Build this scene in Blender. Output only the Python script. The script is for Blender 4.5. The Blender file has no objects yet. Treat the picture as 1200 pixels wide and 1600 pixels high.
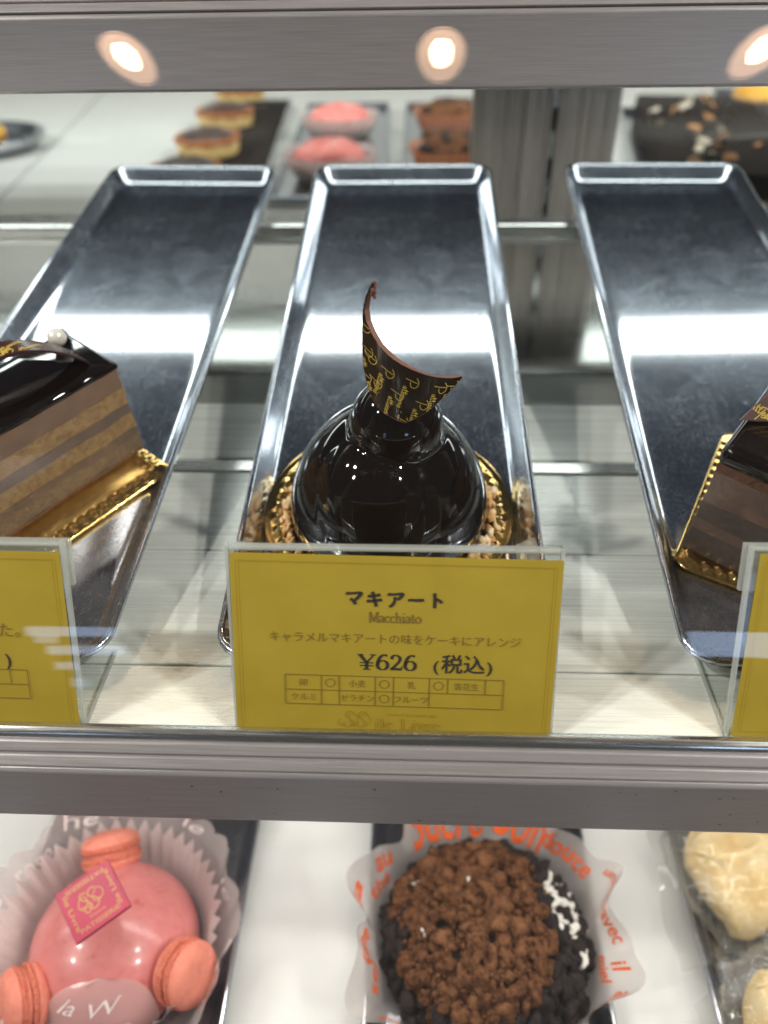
import bpy, bmesh, math, random
from math import sin, cos, pi, radians, sqrt
from mathutils import Vector, Matrix, Euler, noise

S = 0.001            # all shapes are written in millimetres
GZ = 370.0           # height of the camera's datum above the lower shelf
random.seed(7)
SC = bpy.context.scene
COL = SC.collection

def P(x, y, z): return Vector((x * S, y * S, (z + GZ) * S))

# ------------------------------------------------------------------ camera
cam_d = bpy.data.cameras.new('camera')
cam = bpy.data.objects.new('camera', cam_d); COL.objects.link(cam)
pit, yaw, rol = radians(37.4), radians(2.7), radians(1.03)
fw = Vector((-sin(yaw) * cos(pit), cos(yaw) * cos(pit), -sin(pit)))
rt = Vector((cos(yaw), sin(yaw), 0)); up = rt.cross(fw)
r2 = cos(rol) * rt - sin(rol) * up; u2 = sin(rol) * rt + cos(rol) * up
M = Matrix((r2, u2, -fw)).transposed().to_4x4(); M.translation = P(0, 0, 0)
cam.matrix_world = M
cam_d.sensor_fit = 'VERTICAL'; cam_d.sensor_height = 34.6
cam_d.lens = 1202.0 / 1600.0 * 34.6
cam_d.clip_start = 0.01; cam_d.clip_end = 50
cam_d.dof.use_dof = True; cam_d.dof.focus_distance = 0.236; cam_d.dof.aperture_fstop = 6.8
SC.camera = cam
SC.cycles.transparent_max_bounces = 48; SC.cycles.max_bounces = 14; SC.cycles.glossy_bounces = 8; SC.cycles.caustics_reflective = False

# ------------------------------------------------------------------ light
w = bpy.data.worlds.new('World'); SC.world = w; w.use_nodes = True
w.node_tree.nodes['Background'].inputs[0].default_value = (1.0, 0.93, 0.9, 1)
w.node_tree.nodes['Background'].inputs[1].default_value = 0.07
SC.view_settings.view_transform = 'Standard'; SC.view_settings.look = 'None'
SC.view_settings.exposure = 0.12

def area(name, loc, target, sx, sy, radiance, col, shape='RECTANGLE'):
    d = bpy.data.lights.new(name, 'AREA'); d.shape = shape
    d.size = sx * S; d.size_y = sy * S
    a = sx * sy * S * S * (pi / 4 if shape in ('DISK', 'ELLIPSE') else 1)
    d.energy = radiance * pi * a; d.color = col
    o = bpy.data.objects.new(name, d); COL.objects.link(o)
    o.location = P(*loc)
    o.rotation_euler = (P(*target) - P(*loc)).to_track_quat('-Z', 'Y').to_euler()
    return o
COOL = (0.93, 1.0, 0.97)
area('led_light', (0, 450, -47.0), (0, 430, -200), 760, 30, 10, COOL)              # strip under the upper shelf
area('led_light', (0, 176, -209.5), (0, 176, -370), 700, 24, 13, (1, 0.95, 0.9))    # strip under the display shelf
area('led_light', (0, 930, 60), (0, 930, -200), 1800, 90, 3.4, COOL)                  # unseen strip added over the rear counter to light its cakes
for x in (-622, 50, 715):                                                           # ceiling spots
    area('spot_light', (x, 1216, 1300), (x * .8, 600, -200), 40, 250, 60, (1, 0.74, 0.45), 'ELLIPSE')
    area('spot_light', (x, 1216, 1302), (x * .8, 600, -200), 98, 520, 4.5, (1, 0.6, 0.38), 'ELLIPSE')
for x, y in ((1150, -250), (1500, -800), (1750, 100), (-1200, -200), (-1550, -750), (-1800, 150)):    # unseen fill lamps added at either side to brighten cards and shelf
    area('spot_light', (x, y, 1200), (0, 150, -200), 95, 95, 760, (1, 0.94, 0.88), 'DISK')
area('window_light', (900, -1800, -240), (0, 0, -150), 300, 190, 5, (0.5, 0.68, 1))
area('window_light', (-940, -1800, -225), (0, 0, -150), 230, 75, 4.5, (0.5, 0.68, 1))
area('window_light', (-1010, -1800, -290), (0, 0, -150), 60, 60, 3.0, (0.55, 0.7, 1))
area('window_light', (-900, -1800, -370), (0, 0, -150), 200, 70, 4.0, (0.55, 0.7, 1))
area('window_light', (-960, -1800, -500), (0, 0, -150), 60, 60, 3.5, (0.5, 0.68, 1))
area('window_light', (-930, -1800, -640), (0, 0, -150), 45, 70, 2.5, (0.5, 0.68, 1))

# ------------------------------------------------------------------ helpers
class MB:
    def __init__(s): s.v = []; s.f = []; s.mi = []; s.cur = 0
    def add(s, vs, fs):
        b = len(s.v); s.v += [tuple(v) for v in vs]
        s.f += [tuple(i + b for i in f) for f in fs]; s.mi += [s.cur] * len(fs); return s
    def box(s, x0, x1, y0, y1, z0, z1):
        vs = [(x, y, z) for z in (z0, z1) for y in (y0, y1) for x in (x0, x1)]
        return s.add(vs, [(0, 2, 3, 1), (4, 5, 7, 6), (0, 1, 5, 4), (2, 6, 7, 3), (0, 4, 6, 2), (1, 3, 7, 5)])
    def prism(s, prof, x0, x1):                       # profile in (y,z), extruded along x
        n = len(prof)
        vs = [(x0, y, z) for y, z in prof] + [(x1, y, z) for y, z in prof]
        fs = [(i, i + n, (i + 1) % n + n, (i + 1) % n) for i in range(n)]
        return s.add(vs, fs + [tuple(range(n)), tuple(range(2 * n - 1, n - 1, -1))])
    def prismz(s, prof, z0, z1):                      # profile in (x,y), extruded along z
        n = len(prof)
        vs = [(x, y, z0) for x, y in prof] + [(x, y, z1) for x, y in prof]
        fs = [(i, (i + 1) % n, (i + 1) % n + n, i + n) for i in range(n)]
        return s.add(vs, fs + [tuple(range(n - 1, -1, -1)), tuple(range(n, 2 * n))])
    def grid(s, fn, nu, nv, wrap=False):
        vs = [fn(i / nu, j / nv) for j in range(nv + 1) for i in range(nu + (0 if wrap else 1))]
        w_ = nu if wrap else nu + 1
        fs = [(j * w_ + i, j * w_ + (i + 1) % w_, (j + 1) * w_ + (i + 1) % w_, (j + 1) * w_ + i) for j in range(nv) for i in range(nu)]
        return s.add(vs, fs)
    def lathe(s, prof, n=48, fn=None):                # profile (r,z), closed at r=0 by tiny rings
        def g(a, b):
            k = min(int(round(b * (len(prof) - 1))), len(prof) - 1); r, z = prof[k]; t = a * 2 * pi
            if fn: r, z = fn(t, r, z)
            return (r * cos(t), r * sin(t), z)
        return s.grid(g, n, len(prof) - 1, True)
    def ball(s, c, r, n=20, m=12):
        rx, ry, rz = r if isinstance(r, tuple) else (r, r, r)
        def g(a, b):
            t = a * 2 * pi; p = -pi / 2 + b * pi * .9999
            return (c[0] + rx * cos(p) * cos(t), c[1] + ry * cos(p) * sin(t), c[2] + rz * sin(p))
        return s.grid(g, n, m, True)
    def tube(s, pts, r, n=8):
        rings = []
        for i, p in enumerate(pts):
            p = Vector(p); d = (Vector(pts[min(i + 1, len(pts) - 1)]) - Vector(pts[max(i - 1, 0)])).normalized()
            a = d.orthogonal().normalized(); b = d.cross(a)
            rr = r[i] if isinstance(r, (list, tuple)) else r
            rings.append([p + rr * (a * cos(k * 2 * pi / n) + b * sin(k * 2 * pi / n)) for k in range(n)])
        m = len(pts)
        return s.add([q for g in rings for q in g], [(j * n + i, j * n + (i + 1) % n, (j + 1) * n + (i + 1) % n, (j + 1) * n + i)
                     for j in range(m - 1) for i in range(n)] + [tuple(range(n - 1, -1, -1)), tuple(range((m - 1) * n, m * n))])
    def mapv(s, fn): s.v = [tuple(fn(*v)) for v in s.v]; return s
    def mesh(s, name, mats, smooth=True, angle=40):
        me = bpy.data.meshes.new(name)
        me.from_pydata([(a * S, b * S, c * S) for a, b, c in s.v], [], s.f)
        for m in (mats if isinstance(mats, (list, tuple)) else [mats]): me.materials.append(m)
        me.polygons.foreach_set('material_index', s.mi)
        bm = bmesh.new(); bm.from_mesh(me); bmesh.ops.remove_doubles(bm, verts=bm.verts, dist=1e-7)
        bmesh.ops.recalc_face_normals(bm, faces=bm.faces); bm.to_mesh(me); bm.free()
        if smooth:
            me.polygons.foreach_set('use_smooth', [True] * len(me.polygons))
            if angle: me.set_sharp_from_angle(angle=radians(angle))
        return me
    def build(s, name, mats, parent=None, **k): return link(name, s.mesh(name, mats, **k), parent)

def link(name, me, parent=None):
    o = bpy.data.objects.new(name, me); COL.objects.link(o)
    if parent: o.parent = parent
    return o
def thing(name, label, cat, loc=(0, 0, 0), rot=(0, 0, 0), group=None, kind=None, world=None):
    o = bpy.data.objects.new(name, None); COL.objects.link(o); o.empty_display_size = .02
    o.location = world if world is not None else P(*loc); o.rotation_euler = rot
    return tag(o, label, cat, group, kind)
def tag(o, label=None, cat=None, group=None, kind=None):
    if label: o['label'] = label
    if cat: o['category'] = cat
    if group: o['group'] = group
    if kind: o['kind'] = kind
    return o
def bevel(o, wd, seg=3, ang=35):
    m = o.modifiers.new('edge', 'BEVEL'); m.width = wd * S; m.segments = seg; m.limit_method = 'ANGLE'; m.angle_limit = radians(ang); return o
def baked(o):                                       # modifiers into plain mesh
    bpy.context.view_layer.update()
    dg = bpy.context.evaluated_depsgraph_get()
    me = bpy.data.meshes.new_from_object(o.evaluated_get(dg)); o.modifiers.clear(); o.data = me; return o
TILT = math.atan(.1763)
TR = Matrix.Rotation(TILT, 4, 'X')
def FP(x, s, h):                                    # point in the plane of the sloping trays
    return P(0, 161, -187.8) + S * (TR @ Vector((x, s, h)))

_tc = {}
def text_geo(body, shear=0.0, offset=0.0, res=3):   # flat letters of height ~1
    k = (body, shear, offset, res)
    if k not in _tc:
        c = bpy.data.curves.new('t', 'FONT'); c.body = body; c.size = 1; c.shear = shear; c.offset = offset; c.resolution_u = res
        o = bpy.data.objects.new('t', c); COL.objects.link(o); bpy.context.view_layer.update()
        me = bpy.data.meshes.new_from_object(o.evaluated_get(bpy.context.evaluated_depsgraph_get()))
        _tc[k] = ([v.co.copy() for v in me.vertices], [tuple(p.vertices) for p in me.polygons])
        bpy.data.objects.remove(o); bpy.data.curves.remove(c); bpy.data.meshes.remove(me)
    return _tc[k]
def put_text(mb, body, x0, x1, y0, h=None, z=.12, **k):   # fitted between x0 and x1 on baseline y0
    vs, fs = text_geo(body, **k)
    a = min(v.x for v in vs); b = max(v.x for v in vs); sx = (x1 - x0) / (b - a); sy = h if h else sx
    mb.add([(x0 + (v.x - a) * sx, y0 + v.y * sy, z) for v in vs], fs)
def brush(mb, pts, wd, fn=None, z=.12, nib=None):   # ribbon of varying width through the points
    pts = [Vector((p[0], p[1])) for p in pts]; n = len(pts); out = []
    for i, p in enumerate(pts):
        d = (pts[min(i + 1, n - 1)] - pts[max(i - 1, 0)]); d = d.normalized() if d.length > 1e-9 else Vector((1, 0))
        ww = wd[min(i, len(wd) - 1)] if isinstance(wd, (list, tuple)) else wd
        if nib: ww = nib[0] + (nib[1] - nib[0]) * abs(d.y)
        q = Vector((-d.y, d.x)) * ww / 2; out += [p + q, p - q]
    f3 = fn or (lambda x, y: (x, y, z))
    mb.add([f3(q.x, q.y) for q in out], [(2 * i, 2 * i + 1, 2 * i + 3, 2 * i + 2) for i in range(n - 1)])
def spline(pts, k=6):
    out = []; n = len(pts); pts = [Vector(p) for p in pts]
    for i in range(n - 1):
        a, b, c, d = pts[max(i - 1, 0)], pts[i], pts[i + 1], pts[min(i + 2, n - 1)]
        for j in range(k):
            t = j / k
            out.append(.5 * ((2 * b) + (c - a) * t + (2 * a - 5 * b + 4 * c - d) * t * t + (3 * b - a - 3 * c + d) * t ** 3))
    return out + [pts[-1]]

# ------------------------------------------------------------------ materials
def mat(name, col, rough=.5, metal=0, coat=0, spec=.5, sss=0, alpha=1, trans=0, ior=1.45):
    m = bpy.data.materials.new(name); m.use_nodes = True; b = m.node_tree.nodes['Principled BSDF']
    b.inputs['Base Color'].default_value = (*col, 1); b.inputs['Roughness'].default_value = rough
    b.inputs['Metallic'].default_value = metal; b.inputs['Coat Weight'].default_value = coat
    b.inputs['Coat Roughness'].default_value = .04; b.inputs['Specular IOR Level'].default_value = spec
    b.inputs['IOR'].default_value = ior
    if sss:
        b.inputs['Subsurface Weight'].default_value = sss; b.inputs['Subsurface Radius'].default_value = (1, .5, .3); b.inputs['Subsurface Scale'].default_value = .004
    return m
def N(m, t, **k):
    n = m.node_tree.nodes.new(t)
    for a, v in k.items():
        if a in n.inputs.keys(): n.inputs[a].default_value = v
        else: setattr(n, a, v)
    return n
def L(m, a, b): m.node_tree.links.new(a, b)
def bs(m): return m.node_tree.nodes['Principled BSDF']
def tex(m, scale=(1, 1, 1), src='Object'):
    tc = N(m, 'ShaderNodeTexCoord'); mp = N(m, 'ShaderNodeMapping'); mp.inputs['Scale'].default_value = scale
    L(m, tc.outputs[src], mp.inputs['Vector']); return mp.outputs[0]
def ramp(m, fac, stops):
    r = N(m, 'ShaderNodeValToRGB'); e = r.color_ramp.elements
    while len(e) < len(stops): e.new(.5)
    for q, (p, c) in zip(e, stops): q.position = p; q.color = (*c, 1) if len(c) == 3 else c
    L(m, fac, r.inputs[0]); return r.outputs[0]
def noisy(m, scale=(1, 1, 1), freq=100, detail=6, rough=.6, dist=0):
    n = N(m, 'ShaderNodeTexNoise'); n.inputs['Scale'].default_value = freq; n.inputs['Detail'].default_value = detail
    n.inputs['Roughness'].default_value = rough; n.inputs['Distortion'].default_value = dist
    L(m, tex(m, scale), n.inputs['Vector']); return n.outputs['Fac']
def bump(m, fac, dist=.0005, strength=1):
    b = N(m, 'ShaderNodeBump'); b.inputs['Distance'].default_value = dist; b.inputs['Strength'].default_value = strength
    L(m, fac, b.inputs['Height']); L(m, b.outputs[0], bs(m).inputs['Normal']); return m
def g3(v): return (v, v, v)
def coloured(m, fac, stops): L(m, ramp(m, fac, stops), bs(m).inputs['Base Color']); return m
def roughed(m, fac, a, b, lo=.35, hi=.65): L(m, ramp(m, fac, [(lo, g3(a)), (hi, g3(b))]), bs(m).inputs['Roughness']); return m

ALU = mat('satin_aluminium', (.5, .47, .47), .34, .55)
f = noisy(ALU, (1, 60, 60), 40, 5); coloured(ALU, f, [(.35, (.42, .385, .385)), (.65, (.5, .462, .465))]); roughed(ALU, f, .3, .38); bump(ALU, f, .00004)
ALU2 = mat('bright_aluminium', (.72, .72, .7), .2, 1)
f = noisy(ALU2, (1, 60, 60), 30, 4); roughed(ALU2, f, .14, .3)
POST = mat('post_aluminium', (.45, .42, .39), .3, .25)
f = noisy(POST, (50, 50, 1), 30, 4); coloured(POST, f, [(.35, (.6, .52, .46)), (.65, (.82, .74, .67))])
WHITE = mat('brushed_white_panel', (.7, .72, .69), .3, .15)
f = noisy(WHITE, (.6, 90, 90), 12, 7, .7); coloured(WHITE, f, [(.25, (.66, .69, .65)), (.5, (.77, .8, .755)), (.75, (.84, .86, .81))]); roughed(WHITE, f, .22, .34); bump(WHITE, f, .00003)
MIRROR = mat('polished_back_plate', (.66, .66, .63), .1, 1)
f = noisy(MIRROR, (1, 40, 40), 20, 4); roughed(MIRROR, f, .06, .17); coloured(MIRROR, f, [(.3, (.5, .5, .47)), (.7, (.7, .7, .67))])
SLATM = mat('slat_metal', (.66, .67, .64), .3, .7)
STEEL = mat('tray_steel', (.48, .495, .53), .085, 1)
f1 = noisy(STEEL, (1, 1, 1), 45, 5, .65, .8); f2 = noisy(STEEL, (1.5, .12, 1), 900, 3, .6, 3.0); f3 = noisy(STEEL, (.15, 1.2, 1), 1100, 3, .6, 4.0); f4 = noisy(STEEL, (1, 1, 1), 420, 6, .75, 1.0)
def mth(m, op, a, b):
    n = N(m, 'ShaderNodeMath', operation=op)
    for k, q in enumerate((a, b)):
        if isinstance(q, (int, float)): n.inputs[k].default_value = q
        else: L(m, q, n.inputs[k])
    return n.outputs[0]
s1 = ramp(STEEL, f2, [(.60, g3(0)), (.70, g3(1))]); s2 = ramp(STEEL, f3, [(.60, g3(0)), (.70, g3(1))]); cl_ = ramp(STEEL, f1, [(.32, g3(.04)), (.7, g3(.2))]); gr_ = ramp(STEEL, f4, [(.45, g3(0)), (.7, g3(.16))])
fa = mth(STEEL, 'ADD', mth(STEEL, 'ADD', cl_, gr_), mth(STEEL, 'MULTIPLY', mth(STEEL, 'ADD', s1, s2), .3))
fa = mth(STEEL, 'MINIMUM', fa, .5)
_g = N(STEEL, 'ShaderNodeBsdfGlossy'); _g.inputs[0].default_value = (.56, .61, .70, 1); _g.inputs['Roughness'].default_value = .36
_m = N(STEEL, 'ShaderNodeMixShader'); _o = [n for n in STEEL.node_tree.nodes if n.type == 'OUTPUT_MATERIAL'][0]
L(STEEL, fa, _m.inputs[0]); L(STEEL, bs(STEEL).outputs[0], _m.inputs[1]); L(STEEL, _g.outputs[0], _m.inputs[2]); L(STEEL, _m.outputs[0], _o.inputs[0])
UNDER = mat('shelf_underside', (.055, .085, .17), .5, 0)
CWHITE = mat('counter_white', (.62, .65, .64), .35)
f = noisy(CWHITE, (1, 1, 1), 6, 4); coloured(CWHITE, f, [(.3, (.5, .53, .525)), (.7, (.58, .61, .605))])
LWHITE = mat('lower_shelf_white', (.78, .78, .76), .42)
f = noisy(LWHITE, (1, 1, 1), 9, 4); coloured(LWHITE, f, [(.3, (.72, .72, .7)), (.7, (.82, .82, .8))])
PLASTIC = mat('white_plastic', (.8, .8, .8), .4)
BLACK = mat('black_gap', (.01, .01, .01), .5)

def clear(name, tint, body=0.0, bodycol=(.8, .8, .8), rough=.0, ior=1.45, transl=0.5, fac=1.0):
    """thin clear sheet: see-through, fresnel gloss, and a share of milky body"""
    m = bpy.data.materials.new(name); m.use_nodes = True; nt = m.node_tree; nt.nodes.clear()
    out = N(m, 'ShaderNodeOutputMaterial'); t = N(m, 'ShaderNodeBsdfTransparent'); t.inputs[0].default_value = (*tint, 1)
    g = N(m, 'ShaderNodeBsdfGlossy'); g.inputs['Roughness'].default_value = rough
    fr = N(m, 'ShaderNodeFresnel'); ge = N(m, 'ShaderNodeNewGeometry'); io = N(m, 'ShaderNodeMix')      # same gloss on both faces of the sheet
    io.inputs[2].default_value = ior; io.inputs[3].default_value = 1 / ior
    L(m, ge.outputs['Backfacing'], io.inputs[0]); L(m, io.outputs[0], fr.inputs[0])
    base = t.outputs[0]
    if body:
        d = N(m, 'ShaderNodeBsdfDiffuse'); d.inputs[0].default_value = (*bodycol, 1)
        tl = N(m, 'ShaderNodeBsdfTranslucent'); tl.inputs[0].default_value = (*bodycol, 1)
        a = N(m, 'ShaderNodeMixShader'); a.inputs[0].default_value = transl; L(m, d.outputs[0], a.inputs[1]); L(m, tl.outputs[0], a.inputs[2])
        b = N(m, 'ShaderNodeMixShader'); b.inputs[0].default_value = body; L(m, t.outputs[0], b.inputs[1]); L(m, a.outputs[0], b.inputs[2]); base = b.outputs[0]
    c = N(m, 'ShaderNodeMixShader'); L(m, base, c.inputs[1]); L(m, g.outputs[0], c.inputs[2])
    if fac != 1:
        k = N(m, 'ShaderNodeMath', operation='MULTIPLY'); k.inputs[1].default_value = fac; L(m, fr.outputs[0], k.inputs[0]); L(m, k.outputs[0], c.inputs[0])
    else: L(m, fr.outputs[0], c.inputs[0])
    L(m, c.outputs[0], out.inputs[0]); return m
GLASS = clear('case_glass', (.985, .995, .99))
DGLASS = clear('door_glass', (.95, .97, .97))
ACRYL = clear('clear_acrylic', (.96, .97, .96))
ACEDGE = clear('acrylic_lit_edge', (.95, .97, .95), .5, (.8, .82, .78), .15)  # milky copy of the acrylic: light caught in its edges put into colour
TAPE = clear('clear_tape', (.95, .95, .93), .3, (.8, .8, .75), .3)
FILMPINK = clear('translucent_pink_film', (.98, .93, .93), .5, (.95, .85, .83), .2, 1.45)
FILMWHITE = clear('translucent_white_film', (.97, .96, .95), .6, (.93, .86, .83), .18, 1.5)
PLEAT = clear('pale_pink_paper', (.97, .93, .93), .78, (.95, .83, .81), .4, 1.3)
CLEARFILM = clear('clear_wrap_film', (.98, .98, .97), .10, (.8, .78, .72), .12, 1.5, fac=.6)

PAPER = mat('yellow_card_paper', (.66, .44, .02), .6)
f = noisy(PAPER, (1, 1, 1), 60, 6); coloured(PAPER, f, [(.3, (.42, .305, .026)), (.7, (.475, .35, .034))])
_t = N(PAPER, 'ShaderNodeBsdfTranslucent'); _t.inputs[0].default_value = (.8, .5, .01, 1)
_m = N(PAPER, 'ShaderNodeMixShader'); _m.inputs[0].default_value = .2
_o = [n for n in PAPER.node_tree.nodes if n.type == 'OUTPUT_MATERIAL'][0]
L(PAPER, bs(PAPER).outputs[0], _m.inputs[1]); L(PAPER, _t.outputs[0], _m.inputs[2]); L(PAPER, _m.outputs[0], _o.inputs[0])
INK = mat('black_ink', (.03, .025, .02), .6)
INK2 = mat('faint_ink', (.2, .125, .02), .6)
INK3 = mat('brown_logo_ink', (.40, .23, .015), .6)
INKB = mat('border_ink', (.4, .22, .01), .6)
GLAZE = mat('dark_chocolate_glaze', (.0045, .0025, .002), .05, 0, .4, .45); bs(GLAZE).inputs['Coat Roughness'].default_value = .02

CURL = mat('printed_chocolate', (.016, .010, .006), .14); CUT = mat('chocolate_cut_edge', (.17, .075, .05), .6)
bump(CUT, noisy(CUT, (1, 1, 1), 900, 4), .0003, .8)
GOLDINK = mat('gold_print', (.62, .44, .08), .4, .2)
GOLD = mat('gold_foil', (.83, .54, .18), .16, 1); bump(GOLD, noisy(GOLD, (1, 1, 1), 150, 3), .0002, .4)
def randomised(m, stops):
    oi = N(m, 'ShaderNodeObjectInfo'); coloured(m, oi.outputs['Random'], stops); return m
NUT = randomised(mat('chopped_nut', (.5, .3, .12), .45, coat=.3), [(0, (.42, .2, .07)), (.3, (.66, .38, .15)), (.7, (.78, .55, .28)), (1, (.82, .7, .48))])
SPONGE = mat('coffee_sponge', (.4, .24, .08), .9)
f = noisy(SPONGE, (1, 1, 1), 350, 6, .7); coloured(SPONGE, f, [(.32, (.19, .09, .026)), (.5, (.34, .185, .055)), (.68, (.42, .25, .08))]); bump(SPONGE, f, .0009)
SPONGE2 = mat('shaded_sponge', (.2, .11, .04), .8); f = noisy(SPONGE2, (1, 1, 1), 300, 6, .7); coloured(SPONGE2, f, [(.3, (.12, .06, .025)), (.7, (.24, .135, .055))]); bump(SPONGE2, f, .0008)  # darker copy of the sponge: shade at the slice's foot put into colour
CREAM = mat('chocolate_cream', (.1, .045, .028), .5); f = noisy(CREAM, (1, 1, 1), 120, 4); coloured(CREAM, f, [(.3, (.085, .045, .025)), (.7, (.15, .085, .05))])
CREAM2 = mat('coffee_cream', (.2, .1, .07), .5); f = noisy(CREAM2, (1, 1, 1), 100, 4); coloured(CREAM2, f, [(.3, (.14, .066, .034)), (.7, (.21, .108, .058))])
MOUSSE = mat('chocolate_mousse', (.11, .05, .03), .55); f = noisy(MOUSSE, (1, 1, 1), 160, 7, .75, 1); coloured(MOUSSE, f, [(.3, (.05, .022, .014)), (.6, (.13, .06, .036)), (.75, (.2, .1, .065))]); bump(MOUSSE, f, .0008)
DSPONGE = mat('dark_sponge', (.03, .014, .01), .8); f = noisy(DSPONGE, (1, 1, 1), 260, 7, .75); coloured(DSPONGE, f, [(.35, (.018, .008, .006)), (.7, (.075, .034, .02))]); bump(DSPONGE, f, .001)
SILVER = mat('silver_pearl', (.85, .85, .86), .12, 1); PEARL = mat('white_pearl', (.7, .66, .6), .2, .1, .8)
PINK = mat('pink_glaze', (.68, .17, .15), .34, 0, .3, sss=.15); bs(PINK).inputs['Coat Roughness'].default_value = .12; f = noisy(PINK, (1, 1, 1), 260, 5); coloured(PINK, f, [(.25, (.48, .115, .11)), (.42, (.63, .2, .19)), (.7, (.67, .235, .222))])
bump(PINK, noisy(PINK, (1, 1, 1), 120, 3), .0003, .3)
MACR = mat('coral_macaron', (.84, .25, .15), .65, sss=.1); f = noisy(MACR, (1, 1, 1), 260, 6, .7); coloured(MACR, f, [(.3, (.70, .2, .14)), (.7, (.84, .29, .2))]); bump(MACR, f, .0006)
MACF = mat('macaron_foot', (.8, .22, .13), .8); f = noisy(MACF, (1, 1, 1), 700, 5); coloured(MACF, f, [(.35, (.6, .11, .06)), (.6, (.86, .27, .17))]); bump(MACF, f, .0014)
FLAG = mat('magenta_plaque', (.36, .018, .055), .4); GOLDP = mat('gold_plaque_print', (.36, .2, .07), .4, .4)
CREAMW = mat('white_cream', (.8, .76, .7), .5, sss=.1); bump(CREAMW, noisy(CREAMW, (1, 1, 1), 150, 4), .001)
COCOA = mat('cocoa_dusted_crumb', (.2, .085, .035), .95, spec=.1); f = noisy(COCOA, (1, 1, 1), 260, 7, .7); coloured(COCOA, f, [(.36, (.035, .015, .01)), (.5, (.18, .078, .036)), (.72, (.3, .14, .066))]); bump(COCOA, f, .003)
CRUMB = mat('dark_cookie_crumb', (.014, .009, .008), .8); f = noisy(CRUMB, (1, 1, 1), 300, 6, .7); coloured(CRUMB, f, [(.35, (.008, .005, .0045)), (.75, (.035, .022, .019))]); bump(CRUMB, f, .002)
ORANGE = mat('orange_print', (.85, .13, .02), .5); WPRINT = mat('white_print', (.85, .78, .76), .5)
CREPE = mat('yellow_crepe', (.78, .52, .2), .7, sss=.1); f = noisy(CREPE, (1, 1, 1), 55, 6, .65); coloured(CREPE, f, [(.3, (.66, .4, .13)), (.5, (.78, .58, .28)), (.75, (.84, .72, .48))]); bump(CREPE, f, .002)
CUSTARD = mat('pale_custard', (.7, .5, .2), .5); SCORCH = mat('scorched_top', (.03, .02, .025), .3); CRUST = mat('tart_crust', (.33, .11, .03), .7)
f = noisy(SCORCH, (1, 1, 1), 80, 4); coloured(SCORCH, f, [(.3, (.012, .01, .016)), (.7, (.09, .035, .02))])
BOARDD = mat('dark_chocolate_cover', (.012, .008, .007), .8, spec=.15)
TOAST = mat('toasted_flake', (.4, .2, .07), .6); WCHIP = mat('white_chip', (.6, .55, .45), .5)
YEL = mat('golden_cake', (.75, .4, .06), .5); CUPW = clear('white_film_cup', (.95, .93, .93), .85, (.75, .7, .69), .3, 1.4)
PINKC = mat('strawberry_cream', (.72, .14, .12), .4); f = noisy(PINKC, (1, 1, 1), 60, 4); coloured(PINKC, f, [(.35, (.6, .07, .06)), (.6, (.78, .3, .27))])
GREEN = mat('yellow_green_fruit', (.5, .5, .06), .4)

# ------------------------------------------------------------------ setting: shelves
XW = 430
shelf = thing('shelf', 'brushed white shelf panel under the sloping steel trays', 'shelf', kind='structure')
for y0, y1 in ((133.2, 164.3), (164.9, 221.7), (222.3, 274.2)):
    bevel(MB().box(-XW, XW, y0, y1, -195, -189).build('panel', WHITE, shelf, smooth=False), .4, 2)
bevel(MB().box(-XW, XW, 274.6, 283, -195, -188.2).build('edge_strip', ALU2, shelf, smooth=False), .6, 2)
bevel(MB().box(-XW, XW, 284.6, 334.5, -195, -188.6).build('panel', WHITE, shelf, smooth=False), .8, 2)
for k in range(9):
    y = 336.2 + k * 3.3
    MB().prism([(y, -190.5), (y + .4, -188.9), (y + 1.2, -188.4), (y + 2.0, -188.9), (y + 2.4, -190.5)], -XW, XW).build('slat', SLATM, shelf, smooth=False)
MB().box(-XW, XW, 284, 640, -199, -195.4).build('tray_bed', ALU, shelf, smooth=False)
bevel(MB().box(-XW, XW, 366.5, 374, -195, -187.4).build('edge_strip', ALU2, shelf, smooth=False), .8, 2)
MB().box(-XW, XW, 375, 626, -195, -189).build('back_plate', MIRROR, shelf, smooth=False)
MB().box(-XW, XW, 133.2, 284, -199, -195.4).build('tray_bed', ALU, shelf, smooth=False)

low = MB().box(-XW, XW, 90, 640, -376, -370).build('lower_shelf', LWHITE, smooth=False); low.location = P(0, 0, 0); tag(low, kind='structure')
upper = thing('upper_shelf', 'dark underside of the upper shelf above the trays', 'shelf', kind='structure')
MB().box(-XW - 300, XW + 300, 310, 640, -44, -38).build('shelf_panel', UNDER, upper, smooth=False)

def led(y, z, half, wd, label):
    t = thing('led_strip', label, 'strip light', (0, y, z))
    o = MB().prism([(-wd, 0), (-wd, -7), (-wd + 1.5, -7), (-wd + 3, -1.5), (wd - 3, -1.5), (wd - 1.5, -7), (wd, -7), (wd, 0)], -half, half).build('housing', PLASTIC, t, smooth=False)
led(450, -44.3, 760, 19, 'white strip light housing fixed under the upper shelf')
led(176, -199.4, XW, 17, 'white strip light housing fixed under the tray shelf')

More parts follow.
